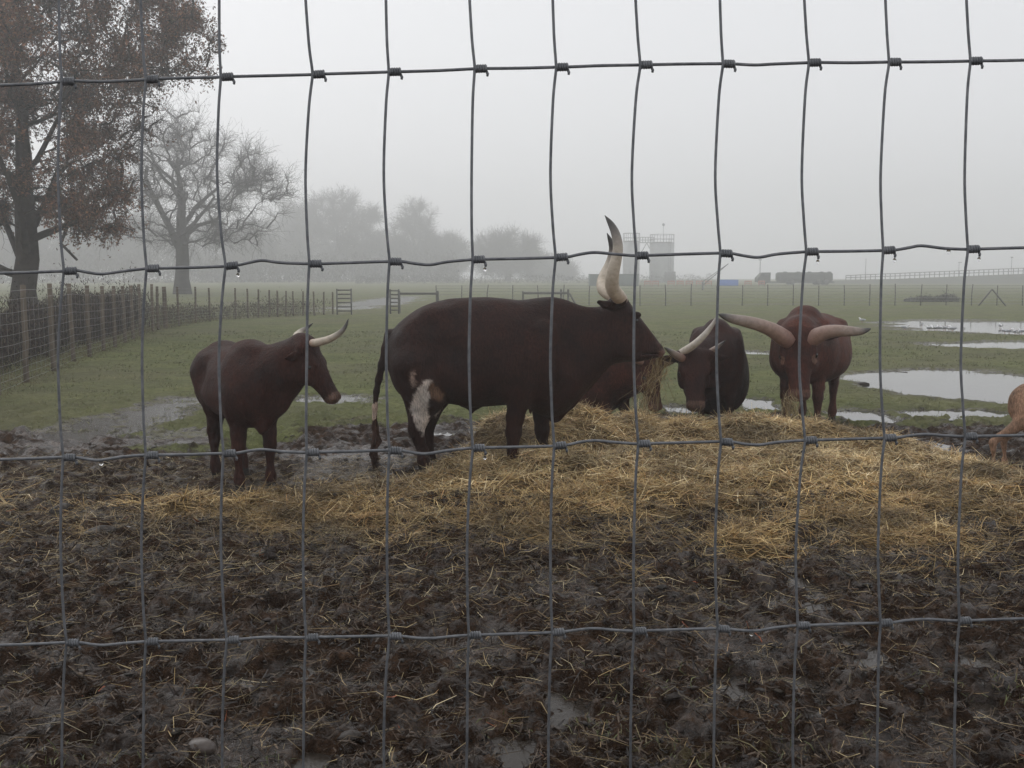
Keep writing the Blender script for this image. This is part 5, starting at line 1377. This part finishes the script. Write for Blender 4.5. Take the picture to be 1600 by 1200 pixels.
for i, (px_, py_, lb) in enumerate(gl):
    g = gnd(px_, py_, .0); 
    if i == 0: root = gull
    else:
        root = gull.copy(); COL.objects.link(root)
        for p_ in gp: q = p_.copy(); COL.objects.link(q); q.parent = root
    root.location = (g[0], g[1], max(gz_s(g[0], g[1]), -.0)); root.rotation_euler = (0, 0, RNG.uniform(0, 6.28)); root.scale = (.5,) * 3
    if lb is None: lb = 'white gull in the tight flock on the far puddle' if px_ < 1510 else 'white gull in the small flock at the right edge of the far puddle'
    tag(root, lb, 'bird', 'gulls resting by the far puddles' if lb.startswith('gull') else ('flock of gulls on the far puddle' if px_ < 1510 else 'small flock of gulls at the right edge'))

# ---------------------------------------------------------------- fog
HZ = 32.0
m = MB(); m.box((0, 240, HZ / 2 - .75), (1000, 570, HZ + 1.5)); 
t = NT('fog'); t.t.nodes.remove(t.b); pv = t.n('ShaderNodeVolumePrincipled'); pv.inputs['Color'].default_value = (.97, .975, .985, 1); pv.inputs['Density'].default_value = .0041; pv.inputs['Anisotropy'].default_value = .6
out = [n for n in t.t.nodes if n.type == 'OUTPUT_MATERIAL'][0]; t.l(pv.outputs[0], out.inputs['Volume'])
tag(m.build('haze', t.m), 'pale fog filling the air over the whole paddock', kind='stuff')

# ---------------------------------------------------------------- sky, sun, camera
W = bpy.data.worlds.new('World'); scene.world = W; W.use_nodes = True
nt = W.node_tree; bg = nt.nodes['Background']
SUN_EL, SUN_AZ = R(38), R(-40)
sky = nt.nodes.new('ShaderNodeTexSky'); sky.sky_type = 'NISHITA'; sky.sun_disc = False; sky.sun_elevation = SUN_EL; sky.sun_rotation = SUN_AZ
sky.dust_density = 4.0; sky.air_density = 1.0
hs = nt.nodes.new('ShaderNodeHueSaturation'); hs.inputs['Saturation'].default_value = .12
mx = nt.nodes.new('ShaderNodeMix'); mx.data_type = 'RGBA'; mx.inputs[0].default_value = .8; mx.inputs[7].default_value = (9.6, 9.7, 10.0, 1)
nt.links.new(sky.outputs[0], hs.inputs['Color']); nt.links.new(hs.outputs[0], mx.inputs[6]); nt.links.new(mx.outputs[2], bg.inputs['Color'])
bg.inputs['Strength'].default_value = .1
sl = bpy.data.lights.new('sun', 'SUN'); sl.energy = .6; sl.angle = R(50); sl.color = (1, .97, .93)
so = bpy.data.objects.new('sun', sl); COL.objects.link(so)
sd = Vector((math.sin(SUN_AZ) * math.cos(SUN_EL), math.cos(SUN_AZ) * math.cos(SUN_EL), math.sin(SUN_EL)))
so.rotation_euler = sd.to_track_quat('Z', 'Y').to_euler(); so.location = (0, 0, 30)

cam = bpy.data.cameras.new('camera'); cam.sensor_width = 36; cam.lens = 36; cam.clip_start = .05; cam.clip_end = 3000
co = bpy.data.objects.new('camera', cam); COL.objects.link(co); co.location = (0, 0, CAM_H); co.rotation_euler = (math.pi / 2 - TH, 0, 0)
scene.camera = co
scene.view_settings.view_transform = 'Standard'; scene.view_settings.look = 'None'; scene.view_settings.gamma = 1; scene.view_settings.exposure = 0
cy = scene.cycles
cy.max_bounces = 8; cy.diffuse_bounces = 3; cy.glossy_bounces = 3; cy.transmission_bounces = 4; cy.volume_bounces = 3; cy.transparent_max_bounces = 8
cy.use_denoising = True
try: cy.denoiser = 'OPENIMAGEDENOISE'
except Exception: pass
cy.sample_clamp_indirect = 4
